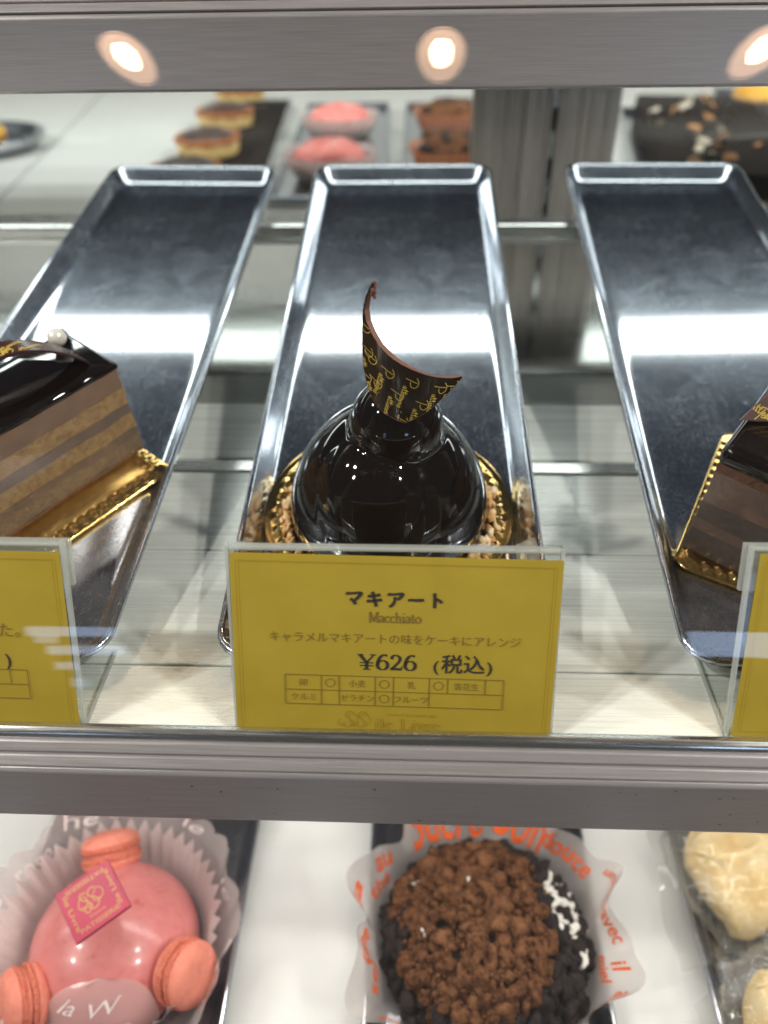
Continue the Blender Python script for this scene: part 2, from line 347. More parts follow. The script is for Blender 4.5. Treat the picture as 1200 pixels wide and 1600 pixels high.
def rail(name, label, dy, dz, half):
    t = thing(name, label, 'rail', (0, 122 + dy, -208 + dz))
    def q(pr): return [(y - 122, z + 208) for y, z in pr]
    bevel(MB().prism(q([(133, -199), (133, -178), (131.8, -176.2), (130, -175.6), (128.6, -176.4), (128, -178.3), (129.6, -180), (129.6, -199)]), -half, half).build('lip', ALU2, t, smooth=False), .5, 3)
    bevel(MB().prism(q([(129.4, -178.6), (127.4, -178.7), (125.4, -180.9), (127.2, -182.6), (129.4, -182.6)]), -half, half).build('moulding', ALU, t, smooth=False), .35, 2)
    bevel(MB().prism(q([(129.3, -182), (124.9, -181.5), (122.6, -183.7), (124.4, -185), (129.3, -185)]), -half, half).build('moulding', ALU, t, smooth=False), .35, 2)
    bevel(MB().prism(q([(129.4, -184.4), (122.9, -184.6), (122, -185.6), (122, -207.2), (122.8, -208), (129.4, -208)]), -half, half).build('fascia', ALU, t, smooth=False), .5, 3)
    return t
fr = rail('shelf_rail', 'grooved satin aluminium rail below the yellow price cards', 0, 0, XW)
rail('shelf_rail', 'plain aluminium rail across the top with warm lamp reflections', 178, 162, 760)
sp = MB()
for _ in range(26):
    x = random.uniform(-110, 110); z = random.uniform(2, 21); r = random.uniform(.12, .4)
    sp.add([(x + r * cos(a) * random.uniform(.6, 2), -.05, z + r * sin(a) * random.uniform(.5, 1)) for a in (0, 1.2, 2.5, 3.7, 5)], [(0, 1, 2, 3, 4)])
o = sp.build('dirt_speck', BLACK, fr, smooth=False); o['kind'] = 'stuff'

bar = thing('support_bar', 'ridged aluminium bar carrying the rear of the trays', 'bar', (0, 455, -150))
bevel(MB().prism([(0, 0), (0, 3.4), (1.5, 4.2), (1.5, 6.8), (0, 7.6), (0, 9.6), (1.2, 11), (7, 11), (8, 10), (8, 0)], -XW, XW).build('profile', ALU2, bar, smooth=False), .4, 2)
for x in (-400, 392): MB().box(x, x + 8, 1, 7, -39, -.2).build('bracket', ALU, bar, smooth=False)

pz0, pz1 = -189, -44.2
door = thing('door_stile', 'pair of ridged aluminium sliding door stiles behind the trays', 'door frame', (0, 630, pz0))
def stile(x0, x1, ridges):
    prof = [(x0, 14), (x0, 0)]
    for a, b, d in ridges: prof += [(a, 0), (a + .8, d), (b - .8, d), (b, 0)]
    prof += [(x1, 0), (x1, 14)]
    MB().prismz(prof, 0, pz1 - pz0).build('stile', POST, door, smooth=False)
stile(41, 70, [(43, 45, -1.6), (46.5, 49, -1.6), (58, 61, -1.8), (64, 67, 3)])
stile(70.4, 99, [(72, 75, -2.5), (77, 80, 4), (88, 91, -1.6), (94, 97, 3)])
stile(104, 148, [(107, 110, -1.6), (117, 121, 2.4), (127, 130, -1.6), (138, 141, -2)])
MB().box(99.3, 103.7, 4, 12, 0, 140).build('gap_shade', BLACK, door, smooth=False)  # black box paints the shade inside the slot between the stiles
for k in range(4): MB().box(100, 103.2, 2.8, 4.2, 12 + 34 * k, 30 + 34 * k).build('clip', ALU2, door, smooth=False)
bevel(MB().prism([(-6, 0), (-6, 9), (-3, 9), (-3, 4), (3, 4), (3, 9), (6, 9), (6, 4), (12, 4), (12, 9), (15, 9), (15, 0)], -XW, XW).build('track', ALU2, door, smooth=False), .5, 2).location = (0, .0, -.006 + .0)
for x0, x1 in ((-XW, 40.6), (148.4, XW)):
    MB().box(x0, x1, 6, 9, 5, pz1 - pz0).build('pane', DGLASS, door, smooth=False)

cnt = thing('counter', 'white counter behind the sliding doors carrying more cakes', 'counter', kind='structure')
def cpanel(l0, l1, r0, r1):
    MB().add([(l0, 652, -189), (r0, 652, -189), (r1, 1700, -189), (l1, 1700, -189), (l0, 652, -199), (r0, 652, -199), (r1, 1700, -199), (l1, 1700, -199)],
             [(0, 1, 2, 3), (7, 6, 5, 4), (0, 4, 5, 1), (1, 5, 6, 2), (2, 6, 7, 3), (3, 7, 4, 0)]).build('panel', CWHITE, cnt, smooth=False)
cpanel(-1300, -1300, -363, -532); cpanel(-360, -529, 1300, 1300)
wl = MB().box(-1300, 1300, 1700, 1720, -199, 300).build('rear_wall', CWHITE, smooth=False); wl.location = P(0, 0, 0); tag(wl, kind='structure')

# curved front glass: one bent sheet, 4 mm thick
def gp(r):
    pts = [(320 - r - 34, -430), (320 - r, -215)]
    pts += [(320 - r * cos(a), -215 + r * sin(a)) for a in [i * pi / 2 / 40 for i in range(1, 39)]]
    return pts
out_, in_ = gp(205), gp(203.8)
gl = MB(); n = len(out_)
prof = out_ + in_[::-1]
gl.prism(prof, -XW, XW)
gl_o = gl.build('display_glass', GLASS, smooth=True, angle=50); gl_o.location = P(0, 0, 0)
tag(gl_o, 'clear curved front glass of the pastry display case', 'glass')

# ------------------------------------------------------------------ trays
def tray_mesh(hw, ln):
    prof = [(0.0, 7.6), (0.25, 8.8), (1.0, 9.5), (1.9, 9.3), (2.4, 8.5), (3.0, 7.6), (4.2, 5.8), (6.0, 3.1), (7.0, 1.5), (8.2, .5), (10.5, .05), (13, 0)]
    under = [(12.5, -.9), (9.0, -.9), (7.2, -.2), (5.0, 2.4), (3.2, 5.2), (2.2, 7.0), (1.0, 7.0)]
    def loop(ins, h):
        a, b = hw - ins, ln / 2 - ins; r = max(11 - ins * .75, 3.0); pts = []
        for cx, cy, a0 in ((a - r, -b + r, -90), (a - r, b - r, 0), (-a + r, b - r, 90), (-a + r, -b + r, 180)):
            for k in range(9):
                t = radians(a0 + k * 90 / 8); pts.append((cx + r * cos(t), cy + r * sin(t) + ln / 2, h))
        return pts
    mb = MB(); loops = [loop(*p) for p in (prof[::-1] + under[::-1])]
    n = len(loops[0])
    mb.add([v for l in loops for v in l], [(j * n + i, j * n + (i + 1) % n, (j + 1) * n + (i + 1) % n, (j + 1) * n + i) for j in range(len(loops) - 1) for i in range(n)])
    mb.add(loops[0], [tuple(range(n))]); mb.add(loops[-1], [tuple(range(n - 1, -1, -1))])
    return mb.mesh('tray', STEEL, angle=0)
TM = tray_mesh(52.6, 352)
G = 'sloping steel trays on the middle shelf'
def tray(x, yaw_deg, sx, label):
    o = link('tray', TM); o.location = FP(x, 0, 0)
    o.matrix_world = Matrix.Translation(FP(x, 0, 0)) @ TR @ Matrix.Rotation(radians(yaw_deg), 4, 'Z') @ Matrix.Diagonal((sx, 1, 1, 1))
    tag(o, label, 'tray', G)
tray(-8.3, 0, 1.02, 'scratched steel tray carrying the round glazed chocolate dome')
tray(-147.5, -1.75, 1, 'scratched steel tray carrying the layered coffee cake slice')
tray(135.6, -1.0, 1, 'scratched steel tray carrying the dark chocolate cake slice')
for x, lab in ((-128.5, 'steel tray on the lower shelf under the pink glazed dome'), (33.5, 'steel tray on the lower shelf under the cocoa crumble cake'), (180, 'steel tray on the lower shelf under the wrapped yellow crepes')):
    o = link('tray', TM); o.location = P(x, 97, -369); tag(o, lab, 'tray', 'steel trays on the lower shelf')

# ------------------------------------------------------------------ price cards
LEAN = radians(69.2)
KAT = {'ma': [[(.08, .80), (.5, .83), (.88, .86), (.93, .80), (.78, .60), (.55, .38)], [(.33, .50), (.48, .36), (.64, .16)]],
       'ki': [[(.14, .66), (.5, .70), (.84, .77)], [(.08, .36), (.5, .40), (.93, .47)], [(.40, .95), (.47, .6), (.62, .05)]],
       'a': [[(.08, .80), (.5, .82), (.88, .86), (.92, .79), (.80, .64), (.64, .50)], [(.50, .66), (.47, .40), (.36, .18), (.18, .05)]],
       '-': [[(.06, .47), (.2, .50), (.5, .49), (.8, .50), (.94, .53)]],
       'to': [[(.36, .95), (.38, .5), (.38, .04)], [(.38, .62), (.58, .53), (.80, .38)]]}
def holder(x, base_y, roll, label, tape=False, w=92.4):
    t = thing('card_holder', label, 'card holder', (x, base_y, -189), group='clear acrylic price card holders')
    h = 58.6; c, s_ = cos(LEAN), sin(LEAN)
    def F(u, v, q): return (u, v * c - q * s_, v * s_ + q * c)         # panel coordinates: u, up, out
    a = w / 2
    pm = MB().box(-a + 1, a - 1, 0.2, h - 1.2, -1.7, 0).mapv(F).build('front_panel', ACRYL, t, smooth=False)
    for sg in (-1, 1):
        MB().box(sg * a - (0 if sg < 0 else 1), sg * a + (1 if sg < 0 else 0), 0.2, h, -1.7, 0).mapv(F).build('polished_edge', ACEDGE, t, smooth=False)
    tp = MB().box(-a + 1, a - 1, h - 1.2, h, -3.6, 0).mapv(F).build('top_fold', ACEDGE, t, smooth=False); bevel(tp, .5, 3)
    MB().box(-a, a, h - 14, h - .3, -5.4, -3.7).mapv(F).build('back_lip', ACEDGE if not tape else ACRYL, t, smooth=False)
    MB().box(-a + .6, a - .6, 0, 30.5, .05, 1.5).mapv(lambda u, v, q: (u, v, q)).build('base_plate', ACRYL, t, smooth=False)
    for sg in (-1, 1): MB().box(sg * a - (0 if sg < 0 else .6), sg * a + (.6 if sg < 0 else 0), 0, 30.5, .05, 1.5).build('polished_edge', ACEDGE, t, smooth=False)
    if tape: MB().add([F(33, h - 3.5, .2), (38.5), ] if False else [F(33.4, h - 4, .25), F(39.6, h - 4.4, .25), F(39.4, h + .2, .3), F(37.8, h + 3.2, -1.2), F(36.8, h + 2.9, -1), F(32.8, h + 1.2, -.2)], [(0, 1, 2, 3, 4, 5)]).build('tape_scrap', TAPE, t, smooth=False)
    cd = thing('price_card', '', 'price card', group='yellow price cards'); cd.location = t.location
    cd.matrix_world = Matrix.Translation(P(x, base_y, -189)) @ Matrix.Rotation(LEAN, 4, 'X') @ Matrix.Rotation(radians(roll), 4, 'Z')
    return cd
def paper(cd, x0=-45.6, x1=45.4, y0=.4, y1=56.3):
    def bow(u, v): return (x0 + (x1 - x0) * u, y0 + (y1 - y0) * v, .25 + .25 * sin(u * 3.1) * sin(v * 2.6 + .3))
    mb = MB(); mb.grid(bow, 12, 8); mb.grid(lambda u, v: (bow(u, v)[0], bow(u, v)[1], bow(u, v)[2] - .18), 12, 8)
    mb.build('paper', PAPER, cd)
    bd = MB(); e = 1.9; zz = .62
    for r in ((x0 + e, x1 - e, y0 + e, y0 + e + .16), (x0 + e, x1 - e, y1 - e - .16, y1 - e), (x0 + e, x0 + e + .16, y0 + e, y1 - e), (x1 - e - .16, x1 - e, y0 + e, y1 - e)):
        bd.add([(r[0], r[2], zz), (r[1], r[2], zz), (r[1], r[3], zz), (r[0], r[3], zz)], [(0, 1, 2, 3)])
    bd.build('border_line', INKB, cd, smooth=False)
Z = .62
def lines(mb, rects):
    for a, b, c, d in rects: mb.add([(a, c, Z), (b, c, Z), (b, d, Z), (a, d, Z)], [(0, 1, 2, 3)])
def hl(x0, x1, y, t=.22): return (x0, x1, y - t / 2, y + t / 2)
def vl(x, y0, y1, t=.22): return (x - t / 2, x + t / 2, y0, y1)

SF = {'M': (1.0, [[(.14, 0), (.16, 1)], [(.16, 1), (.5, .08)], [(.5, .08), (.84, 1)], [(.84, 1), (.86, 0)]], [(.02, .28, 0), (.72, 1, 0), (.02, .2, 1), (.8, 1, 1)]),
      'L': (.75, [[(.18, 1), (.18, 0)], [(.18, .02), (.66, .02), (.7, .25)]], [(.04, .34, 1), (.04, .3, 0)]),
      'a': (.55, [[(.08, .5), (.2, .64), (.38, .6), (.42, .45), (.42, .08), (.52, .02)], [(.42, .36), (.16, .3), (.07, .14), (.18, .0), (.42, .14)]], []),
      'c': (.52, [[(.44, .5), (.3, .64), (.12, .52), (.06, .32), (.13, .1), (.3, 0), (.46, .12)]], []),
      'h': (.64, [[(.14, 1), (.14, 0)], [(.14, .46), (.32, .64), (.48, .54), (.5, 0)]], [(.0, .18, 1), (.02, .26, 0), (.38, .62, 0)]),
      'i': (.34, [[(.17, .62), (.17, 0)], [(.17, .84), (.17, .96)]], [(.04, .2, .62), (.04, .3, 0)]), 'l': (.34, [[(.17, 1), (.17, 0)]], [(.03, .2, 1), (.04, .3, 0)]),
      't': (.42, [[(.17, .86), (.17, .14), (.26, .0), (.4, .1)]], [(.04, .36, .62)]), 'o': (.6, [[(.3, .64), (.1, .5), (.06, .32), (.1, .12), (.3, 0), (.5, .12), (.54, .32), (.5, .5), (.3, .64)]], []),
      'e': (.54, [[(.1, .36), (.46, .36), (.42, .54), (.28, .64), (.12, .52), (.06, .32), (.13, .1), (.3, 0), (.48, .12)]], []),
      'v': (.56, [[(.1, .62), (.3, .02)], [(.3, .02), (.48, .62)]], [(0, .22, .62), (.38, .58, .62)]), 'r': (.46, [[(.15, .62), (.15, 0)], [(.15, .42), (.28, .62), (.42, .58)]], [(.02, .16, .62), (.02, .28, 0)]), ' ': (.5, [], [])}
def serif(mb, body, x, y, h, width, bold=1):
    tot = sum(SF[c][0] for c in body); k = width / tot
    for c in body:
        adv, st, bars = SF[c]
        for p in st: brush(mb, spline([(x + a * k, y + b * h) for a, b in p], 4) if len(p) > 2 else [(x + a * k, y + b * h) for a, b in p], 0, z=Z, nib=(.14 * bold, .42 * bold))
        for a, b, v in bars: lines(mb, [hl(x + a * k, x + b * k, y + v * h, .17 * bold)])
        x += adv * k
card = holder(-5.2, 138.5, -.75, 'clear acrylic card holder with a tape scrap, before the glazed dome', True)
card['label'] = 'yellow price card reading 626 yen in front of the glazed dome'
paper(card)
mb = MB()
x = -13.9                               # マキアート, brushed
for k, ch in enumerate(('ma', 'ki', 'a', '-', 'to')):
    for st in KAT[ch]:
        pts = spline([(x + k * 5.75 + p[0] * 4.9, 41.4 + p[1] * 4.9) for p in st], 5); m_ = len(pts)
        brush(mb, pts, [.52 + .42 * (i / m_) ** .5 * (1 if i < m_ * .85 else .75) + (.25 if i < 3 else 0) for i in range(m_)], z=Z)
put_text(mb, '(', 11.2, 12.7, 22.3, 4.6, z=Z, offset=.01); put_text(mb, '税込', 13.4, 25.6, 22.3, z=Z, offset=.012); put_text(mb, ')', 26.2, 27.7, 22.3, 4.6, z=Z, offset=.01)
# price: broad-nib numerals
def ell(cx, cy, rx, ry, a0, a1, n=18): return [(cx + rx * cos(radians(a0 + (a1 - a0) * i / n)), cy + ry * sin(radians(a0 + (a1 - a0) * i / n))) for i in range(n + 1)]
def six(x, y, w_, h_):
    brush(mb, ell(x + w_ / 2, y + h_ * .31, w_ / 2 * .86, h_ * .29, 0, 360, 24), 0, z=Z, nib=(.25, .95))
    brush(mb, spline([(x + w_ * .86, y + h_ * .90), (x + w_ * .66, y + h_ * .97), (x + w_ * .38, y + h_ * .88), (x + w_ * .16, y + h_ * .62), (x + w_ * .09, y + h_ * .33)], 5), 0, z=Z, nib=(.3, .95))
def two(x, y, w_, h_):
    brush(mb, spline([(x + w_ * .12, y + h_ * .72), (x + w_ * .2, y + h_ * .92), (x + w_ * .5, y + h_ * .98), (x + w_ * .8, y + h_ * .84), (x + w_ * .78, y + h_ * .6), (x + w_ * .45, y + h_ * .32), (x + w_ * .12, y + h_ * .1)], 5), 0, z=Z, nib=(.3, .85))
    brush(mb, [(x + .05, y + .35), (x + w_ * .5, y + .42), (x + w_ * .95, y + .3)], [.7, .75, .7], z=Z)
    brush(mb, [(x + w_ * .93, y + .3), (x + w_ * 1.0, y + 1.3)], [.45, .3], z=Z)
yx, yy = -10.2, 22.2
brush(mb, [(yx + .6, yy + 4.6), (yx + 2.5, yy + 2.2)], [.95, .8], z=Z); brush(mb, [(yx + 4.5, yy + 4.6), (yx + 2.5, yy + 2.2)], [.4, .5], z=Z); brush(mb, [(yx + 2.5, yy + 2.5), (yx + 2.5, yy + .1)], .9, z=Z)
for a, b, yv in ((-.1, 1.6, 4.65), (3.4, 5.1, 4.65), (1.4, 3.6, .1)): lines(mb, [hl(yx + a, yx + b, yy + yv, .3)])
lines(mb, [hl(yx + .6, yx + 4.4, yy + 2.15, .34), hl(yx + .6, yx + 4.4, yy + 1.25, .34)])
six(-4.9, 22.2, 3.4, 4.9); two(-1.0, 22.2, 3.3, 4.8); six(2.9, 22.2, 3.4, 4.9)
mb.build('heading_lettering', INK, card, smooth=False)
mb = MB()
put_text(mb, 'キャラメルマキアートの味をケーキにアレンジ', -35, 35.2, 30.6, z=Z, offset=-.004)
serif(mb, 'Macchiato', -7.2, 36.9, 3.0, 14.6)
mb.build('small_lettering', INK2, card, smooth=False)
gx = [-31.0, -20.6, -15.5, -5.2, 0, 10.2, 15.4, 26.0, 31.2]; gy = [20.0, 15.3, 10.7]
mb = MB(); lines(mb, [hl(gx[0], gx[-1], q) for q in gy] + [vl(q, gy[1], gy[0]) for q in gx] + [vl(q, gy[2], gy[1]) for q in (gx[0], gx[1], gx[2], gx[3], gx[4], gx[5], gx[-1])])
for i, r in ((1, 0), (3, 0), (5, 0), (3, 1)): brush(mb, ell((gx[i] + gx[i + 1]) / 2, (gy[r] + gy[r + 1]) / 2, 1.35, 1.25, 0, 360, 20), .2, z=Z)
for wd, i, r, n_ in (('卵', 0, 0, 1), ('小麦', 2, 0, 2), ('乳', 4, 0, 1), ('落花生', 6, 0, 3), ('クルミ', 0, 1, 3), ('ゼラチン', 2, 1, 4), ('フルーツ', 4, 1, 4)):
    cx = (gx[i] + gx[i + 1]) / 2; hw = n_ * 1.18; put_text(mb, wd, cx - hw, cx + hw, gy[r + 1] + 1.35, 2.5, z=Z, offset=-.006)
mb.build('allergen_table', INK2, card, smooth=False)
mb = MB()
serif(mb, 'ile Livre', -5.4, 3.4, 3.1, 19.0, .85); put_text(mb, 'PATISSERIE', -1.5, 12.5, 7.5, 1.15, z=Z, offset=-.015)
for a in (0, 1):
    ox = -14.6 + a * 3.6
    brush(mb, spline([(ox + 3.6, 7.9), (ox + 2.2, 8.7), (ox + 1.0, 7.6), (ox + 2.2, 6.1), (ox + 3.0, 4.7), (ox + 1.6, 3.6), (ox + .2, 4.4), (ox + .8, 5.3)], 5), .32, z=Z)
    brush(mb, spline([(ox - .6, 6.0), (ox - 1.2, 4.9), (ox - .2, 3.9), (ox + 1, 4.4)], 5), .18, z=Z); brush(mb, ell(ox + 3, 5.9, 1.4, 1.9, -120, 140), .18, z=Z)
mb.build('shop_logo', INK3, card, smooth=False)

c2 = holder(-142.6, 139.0, -.5, 'clear acrylic card holder on the shelf, before the coffee cake slice'); c2['label'] = 'yellow price card partly in view before the coffee cake slice'
paper(c2, -45.4, 44.6)
mb = MB(); put_text(mb, '込', 14, 19.5, 22.3, z=Z, offset=.012); put_text(mb, ')', 25.2, 26.8, 21.2, 5.4, z=Z, offset=.01); put_text(mb, '(税', 3, 12.5, 22.3, z=Z, offset=.012); mb.build('heading_lettering', INK, c2, smooth=False)
mb = MB(); put_text(mb, 'しました。', 10.5, 30.6, 30.7, z=Z, offset=-.004)
lines(mb, [hl(-31, 31.2, q) for q in gy] + [vl(q, gy[1], gy[0]) for q in gx] + [vl(gx[-1], gy[2], gy[1])]); mb.build('allergen_table', INK2, c2, smooth=False)
c3 = holder(137.0, 140.6, -.8, 'clear acrylic card holder on the shelf, before the dark chocolate slice'); c3['label'] = 'blank edged yellow price card before the dark chocolate slice'
paper(c3, -44.4, 45.6)

# ------------------------------------------------------------------ gold boards
def place(o, x, s, h, deg=0):
    o.matrix_world = Matrix.Translation(FP(x, s, h)) @ TR @ Matrix.Rotation(radians(deg), 4, 'Z'); return o
def round_board():
    pr = [(.01, 1.6), (20, 1.6), (36, 1.6), (37.5, 1.8), (39, 2.6), (40.5, 3.4), (42, 3.2), (43.3, 2.4), (44.2, 2.2), (45.6, 2.4), (46.3, 2.2), (46.5, 1.5), (46.2, .8), (44, .5), (30, .4), (.01, .4)]
    def rip(t, r, z):
        if 37 < r < 43.6 and z > 1.7:
            k = sin((r - 37) / 6.6 * pi); return r + .15 * k * cos(42 * t), z + k * .3 * cos(42 * t)
        return r, z
    return MB().lathe(pr, 42 * 8, rip)
o = tag(place(round_board().build('cake_board', GOLD, angle=0), -9.2, 69.5, -.1), 'round gold foil board with crimped rim under the glazed dome', 'cake board', 'gold cake boards')
def rect_board(lx, ly):
    mb = MB(); a, b = lx / 2, ly / 2
    prof = [(8, 1.4), (6.6, 1.6), (5.4, 2.2), (4.2, 2.5), (3, 2.1), (2.2, 1.7), (.5, 1.8), (0, 1.3), (.3, .5), (2, .3)]
    loops = []
    for ins, h in prof:
        A, B = a - ins, b - ins; r = max(6 - ins * .6, 1.5); pts = []
        segs = [((A - r, -B), (0, 0)), ]
        corner = [(A - r, -B + r, -90), (A - r, B - r, 0), (-A + r, B - r, 90), (-A + r, -B + r, 180)]
        for ci, (cx, cy, a0) in enumerate(corner):
            for k in range(7): t = radians(a0 + k * 15); pts.append((cx + r * cos(t), cy + r * sin(t)))
            nx = corner[(ci + 1) % 4]; e = pts[-1]; t = radians(nx[2]); q = (nx[0] + r * cos(t), nx[1] + r * sin(t)); m_ = 96
            for k in range(1, m_): pts.append((e[0] + (q[0] - e[0]) * k / m_, e[1] + (q[1] - e[1]) * k / m_))
        kk = 1 if 2.2 < ins < 6.5 else 0
        loops.append([(px, py, h + kk * .75 * cos((px - py) * 2 * pi / 4.6) * (1 if (abs(px) < A - r or abs(py) < B - r) else 0)) for px, py in pts])
    n = len(loops[0])
    mb.add([v for l in loops for v in l], [(j * n + i, j * n + (i + 1) % n, (j + 1) * n + (i + 1) % n, (j + 1) * n + i) for j in range(len(loops) - 1) for i in range(n)])
    mb.add(loops[0], [tuple(range(n))]); mb.add(loops[-1], [tuple(range(n - 1, -1, -1))]); return mb
def uv_deg(ux, uy): return math.degrees(math.atan2(uy, ux))

# ------------------------------------------------------------------ glazed dome
cake = thing('chocolate_dome', 'round dark glazed chocolate dome topped with a printed chocolate curl', 'cake')
place(cake, -8.7, 66, 1.7)
def dome_mesh():
    mb = MB()
    mb.ball((0, 0, 4), (35.8, 35.8, 43.8), 96, 60)
    mb.ball((-3, -8.2, 14), (25, 26.6, 33.2), 64, 40)                # one shallow petal folded up round the ball
    mb.ball((3.0, -2.2, 45.6), (15.6, 15, 17.4), 48, 36)
    me = bpy.data.meshes.new('g'); me.from_pydata([(a * S, b * S, c * S) for a, b, c in mb.v], [], mb.f)
    o = link('glaze', me); me.materials.append(GLAZE)
    m = o.modifiers.new('r', 'REMESH'); m.mode = 'VOXEL'; m.voxel_size = .55 * S
    m = o.modifiers.new('s', 'SMOOTH'); m.factor = .5; m.iterations = 44
    baked(o)
    for v in o.data.vertices:
        z = v.co.z / S
        if z < 1.0: v.co.z = (.1 + .0 * z) * S if z < .1 else v.co.z
        # the skirt: glaze flows out slightly at the foot
    o.data.polygons.foreach_set('use_smooth', [True] * len(o.data.polygons))
    return o
gz = dome_mesh(); gz.parent = cake; gz.name = 'glaze'
def chunk_mesh(seed, r, sq=.8, sub=1, amp=.35, material=NUT):
    bm = bmesh.new(); bmesh.ops.create_icosphere(bm, subdivisions=sub, radius=r * S)
    rr = random.Random(seed); off = Vector((rr.uniform(-9, 9), rr.uniform(-9, 9), rr.uniform(-9, 9)))
    for v in bm.verts:
        k = 1 + amp * 2 * noise.noise(v.co / (r * S) * .9 + off) + amp * .7 * noise.noise(v.co / (r * S) * 2.6 + off); v.co *= k; v.co.z *= sq
    me = bpy.data.meshes.new('chunk'); bm.to_mesh(me); bm.free(); me.materials.append(material)
    if sub > 1: me.polygons.foreach_set('use_smooth', [True] * len(me.polygons))
    return me
NM = [chunk_mesh(k, 1.75, .75, 2, .34) for k in range(7)]
rg = random.Random(3)
for k in range(230):
    a = rg.uniform(0, 2 * pi)
    if -pi * .9 < (a - 2 * pi if a > pi else a) < -pi * .62 and rg.random() < .3: continue
    rr_ = 36.4 + abs(rg.gauss(0, 1.7)); layer = rg.random()
    o = link('nut', NM[k % 7], cake); q = rg.uniform(.65, 1.2)
    o.location = (rr_ * cos(a) * S, rr_ * sin(a) * S, (1.2 + (layer * 4.5 if rr_ < 37.5 else 0)) * S)
    o.rotation_euler = (rg.uniform(0, 6), rg.uniform(0, 6), rg.uniform(0, 6)); o.scale = (q, q, q)

# chocolate curl: a leaf cut from a bent sheet, standing against the ball
TE = [(-12.1, -78.6), (-13.6, -83.3), (-14.3, -87.4), (-13.8, -90.6), (-12.3, -93.4), (-10.2, -96.1), (-7.6, -98.1), (-4.3, -99.9), (-0.4, -101.6), (3.8, -103.6), (8.0, -105.5), (11.5, -107.1), (14.3, -108.1)]
BE = [(-12.1, -78.6), (-13.9, -82.9), (-14.9, -87.7), (-15.3, -92.8), (-15.5, -99.0), (-15.3, -105.5), (-14.2, -111.2), (-12.4, -115.1), (-9.0, -117.6), (-2.8, -119.2), (2.9, -116.1), (8.6, -112.3), (14.4, -108.6)]
def bend(x): return 199.5 + (x / 15.) ** 2 * 10
curl = thing('chocolate_curl', 'pointed dark chocolate curl with gold script on the glazed dome', 'chocolate decoration', (0, 210, -122))
def cl(x, z, d=0):
    g = 2 * 10 * x / 225.; l = sqrt(1 + g * g); return (x - g / l * d * -1 * -1, bend(x) + d / l - 210, z + 122)
def curl_pt(u, v, d):
    i = u * 12; k = min(int(i), 11); t = i - k
    a = Vector(TE[k]).lerp(Vector(TE[k + 1]), t); b = Vector(BE[k]).lerp(Vector(BE[k + 1]), t); p = a.lerp(b, v); return cl(p.x, p.y, d)
mb = MB(); mb.grid(lambda u, v: curl_pt(u, v, 0), 48, 14); mb.grid(lambda u, v: curl_pt(u, v, 1.5), 48, 14)
mb.build('sheet', CURL, curl, angle=0)
mb = MB()
def jag(u): return .12 * noise.noise(Vector((u * 60, 0, 3)))
mb.grid(lambda u, v: tuple(Vector(curl_pt(u, -.004, -.12 + v * 1.75)) + Vector((jag(u), 0, .12 + jag(u + .3)))), 90, 3)
mb.grid(lambda u, v: tuple(Vector(curl_pt(u, 1.004, -.05 + v * 1.6)) + Vector((jag(u + 2), 0, -.08))), 90, 2)
for k in range(7):
    q = curl_pt(.004 + .012 * k / 7, 0, .8); mb.ball((q[0] + random.uniform(-.3, .9), q[1] + random.uniform(-.3, .5), q[2] - .9 * k * .7 + .3), (.55, .6, .7), 7, 5)
mb.build('cut_edge', CUT, curl, angle=30)
SCR = [(.95, [[(0, 0), (.12, .5), (.2, .95)], [(-.25, .8), (.1, 1.02), (.5, 1.0), (.72, .78), (.6, .52), (.25, .42)]]),
       (.42, [[(.36, .34), (.16, .38), (.05, .16), (.16, .02), (.3, .2), (.36, .36), (.36, .05), (.44, .02)]]),
       (.3, [[(.05, .3), (.14, .75), (.12, .1), (.2, .02), (.3, .12)], [(-.06, .5), (.3, .52)]]), (.3, [[(.05, .3), (.14, .75), (.12, .1), (.2, .02), (.3, .12)], [(-.06, .5), (.3, .52)]]),
       (.2, [[(.04, .12), (.1, .36), (.09, .06), (.2, .05)], [(.12, .52), (.13, .56)]]),
       (.3, [[(0, .08), (.17, .42), (.24, .18), (.12, .02), (.02, .1)]]), (.3, [[(0, .08), (.17, .42), (.24, .18), (.12, .02), (.02, .1)]]),
       (.3, [[(.02, .16), (.22, .3), (.14, .4), (.06, .2), (.14, .02), (.3, .12)]]), (.28, [[(.02, .1), (.1, .42), (.13, .34), (.24, .36), (.2, .05)]]),
       (.2, [[(.04, .12), (.1, .36), (.09, .06), (.2, .05)], [(.12, .52), (.13, .56)]]), (.3, [[(.02, .16), (.22, .3), (.14, .4), (.06, .2), (.14, .02), (.3, .12)]])]
def inside(x, z):
    poly = TE + BE[::-1]; c = False; j = len(poly) - 1
    for i in range(len(poly)):
        (xi, zi), (xj, zj) = poly[i], poly[j]
        if (zi > z) != (zj > z) and x < (xj - xi) * (z - zi) / (zj - zi + 1e-12) + xi: c = not c
        j = i
    return c
def script(mb, x, z, ang, size, wd, place_fn, ok):
    ca, sa = cos(ang), sin(ang); adv = 0; full = size
    for n_l, (a, strokes) in enumerate(SCR):
        k_l = 1 if n_l == 0 else .66
        for st in strokes:
            run = []
            for p in spline(st, 4):
                lx, ly = (p.x * k_l + adv) * size, p.y * size * k_l * 1.15; X, Y = x + lx * ca - ly * sa, z + lx * sa + ly * ca
                if ok(X, Y): run.append((X, Y))
                else:
                    if len(run) > 1: brush(mb, run, wd, place_fn)
                    run = []
            if len(run) > 1: brush(mb, run, wd, place_fn)
        adv += a * (.8 if n_l == 0 else .8)
mb = MB()
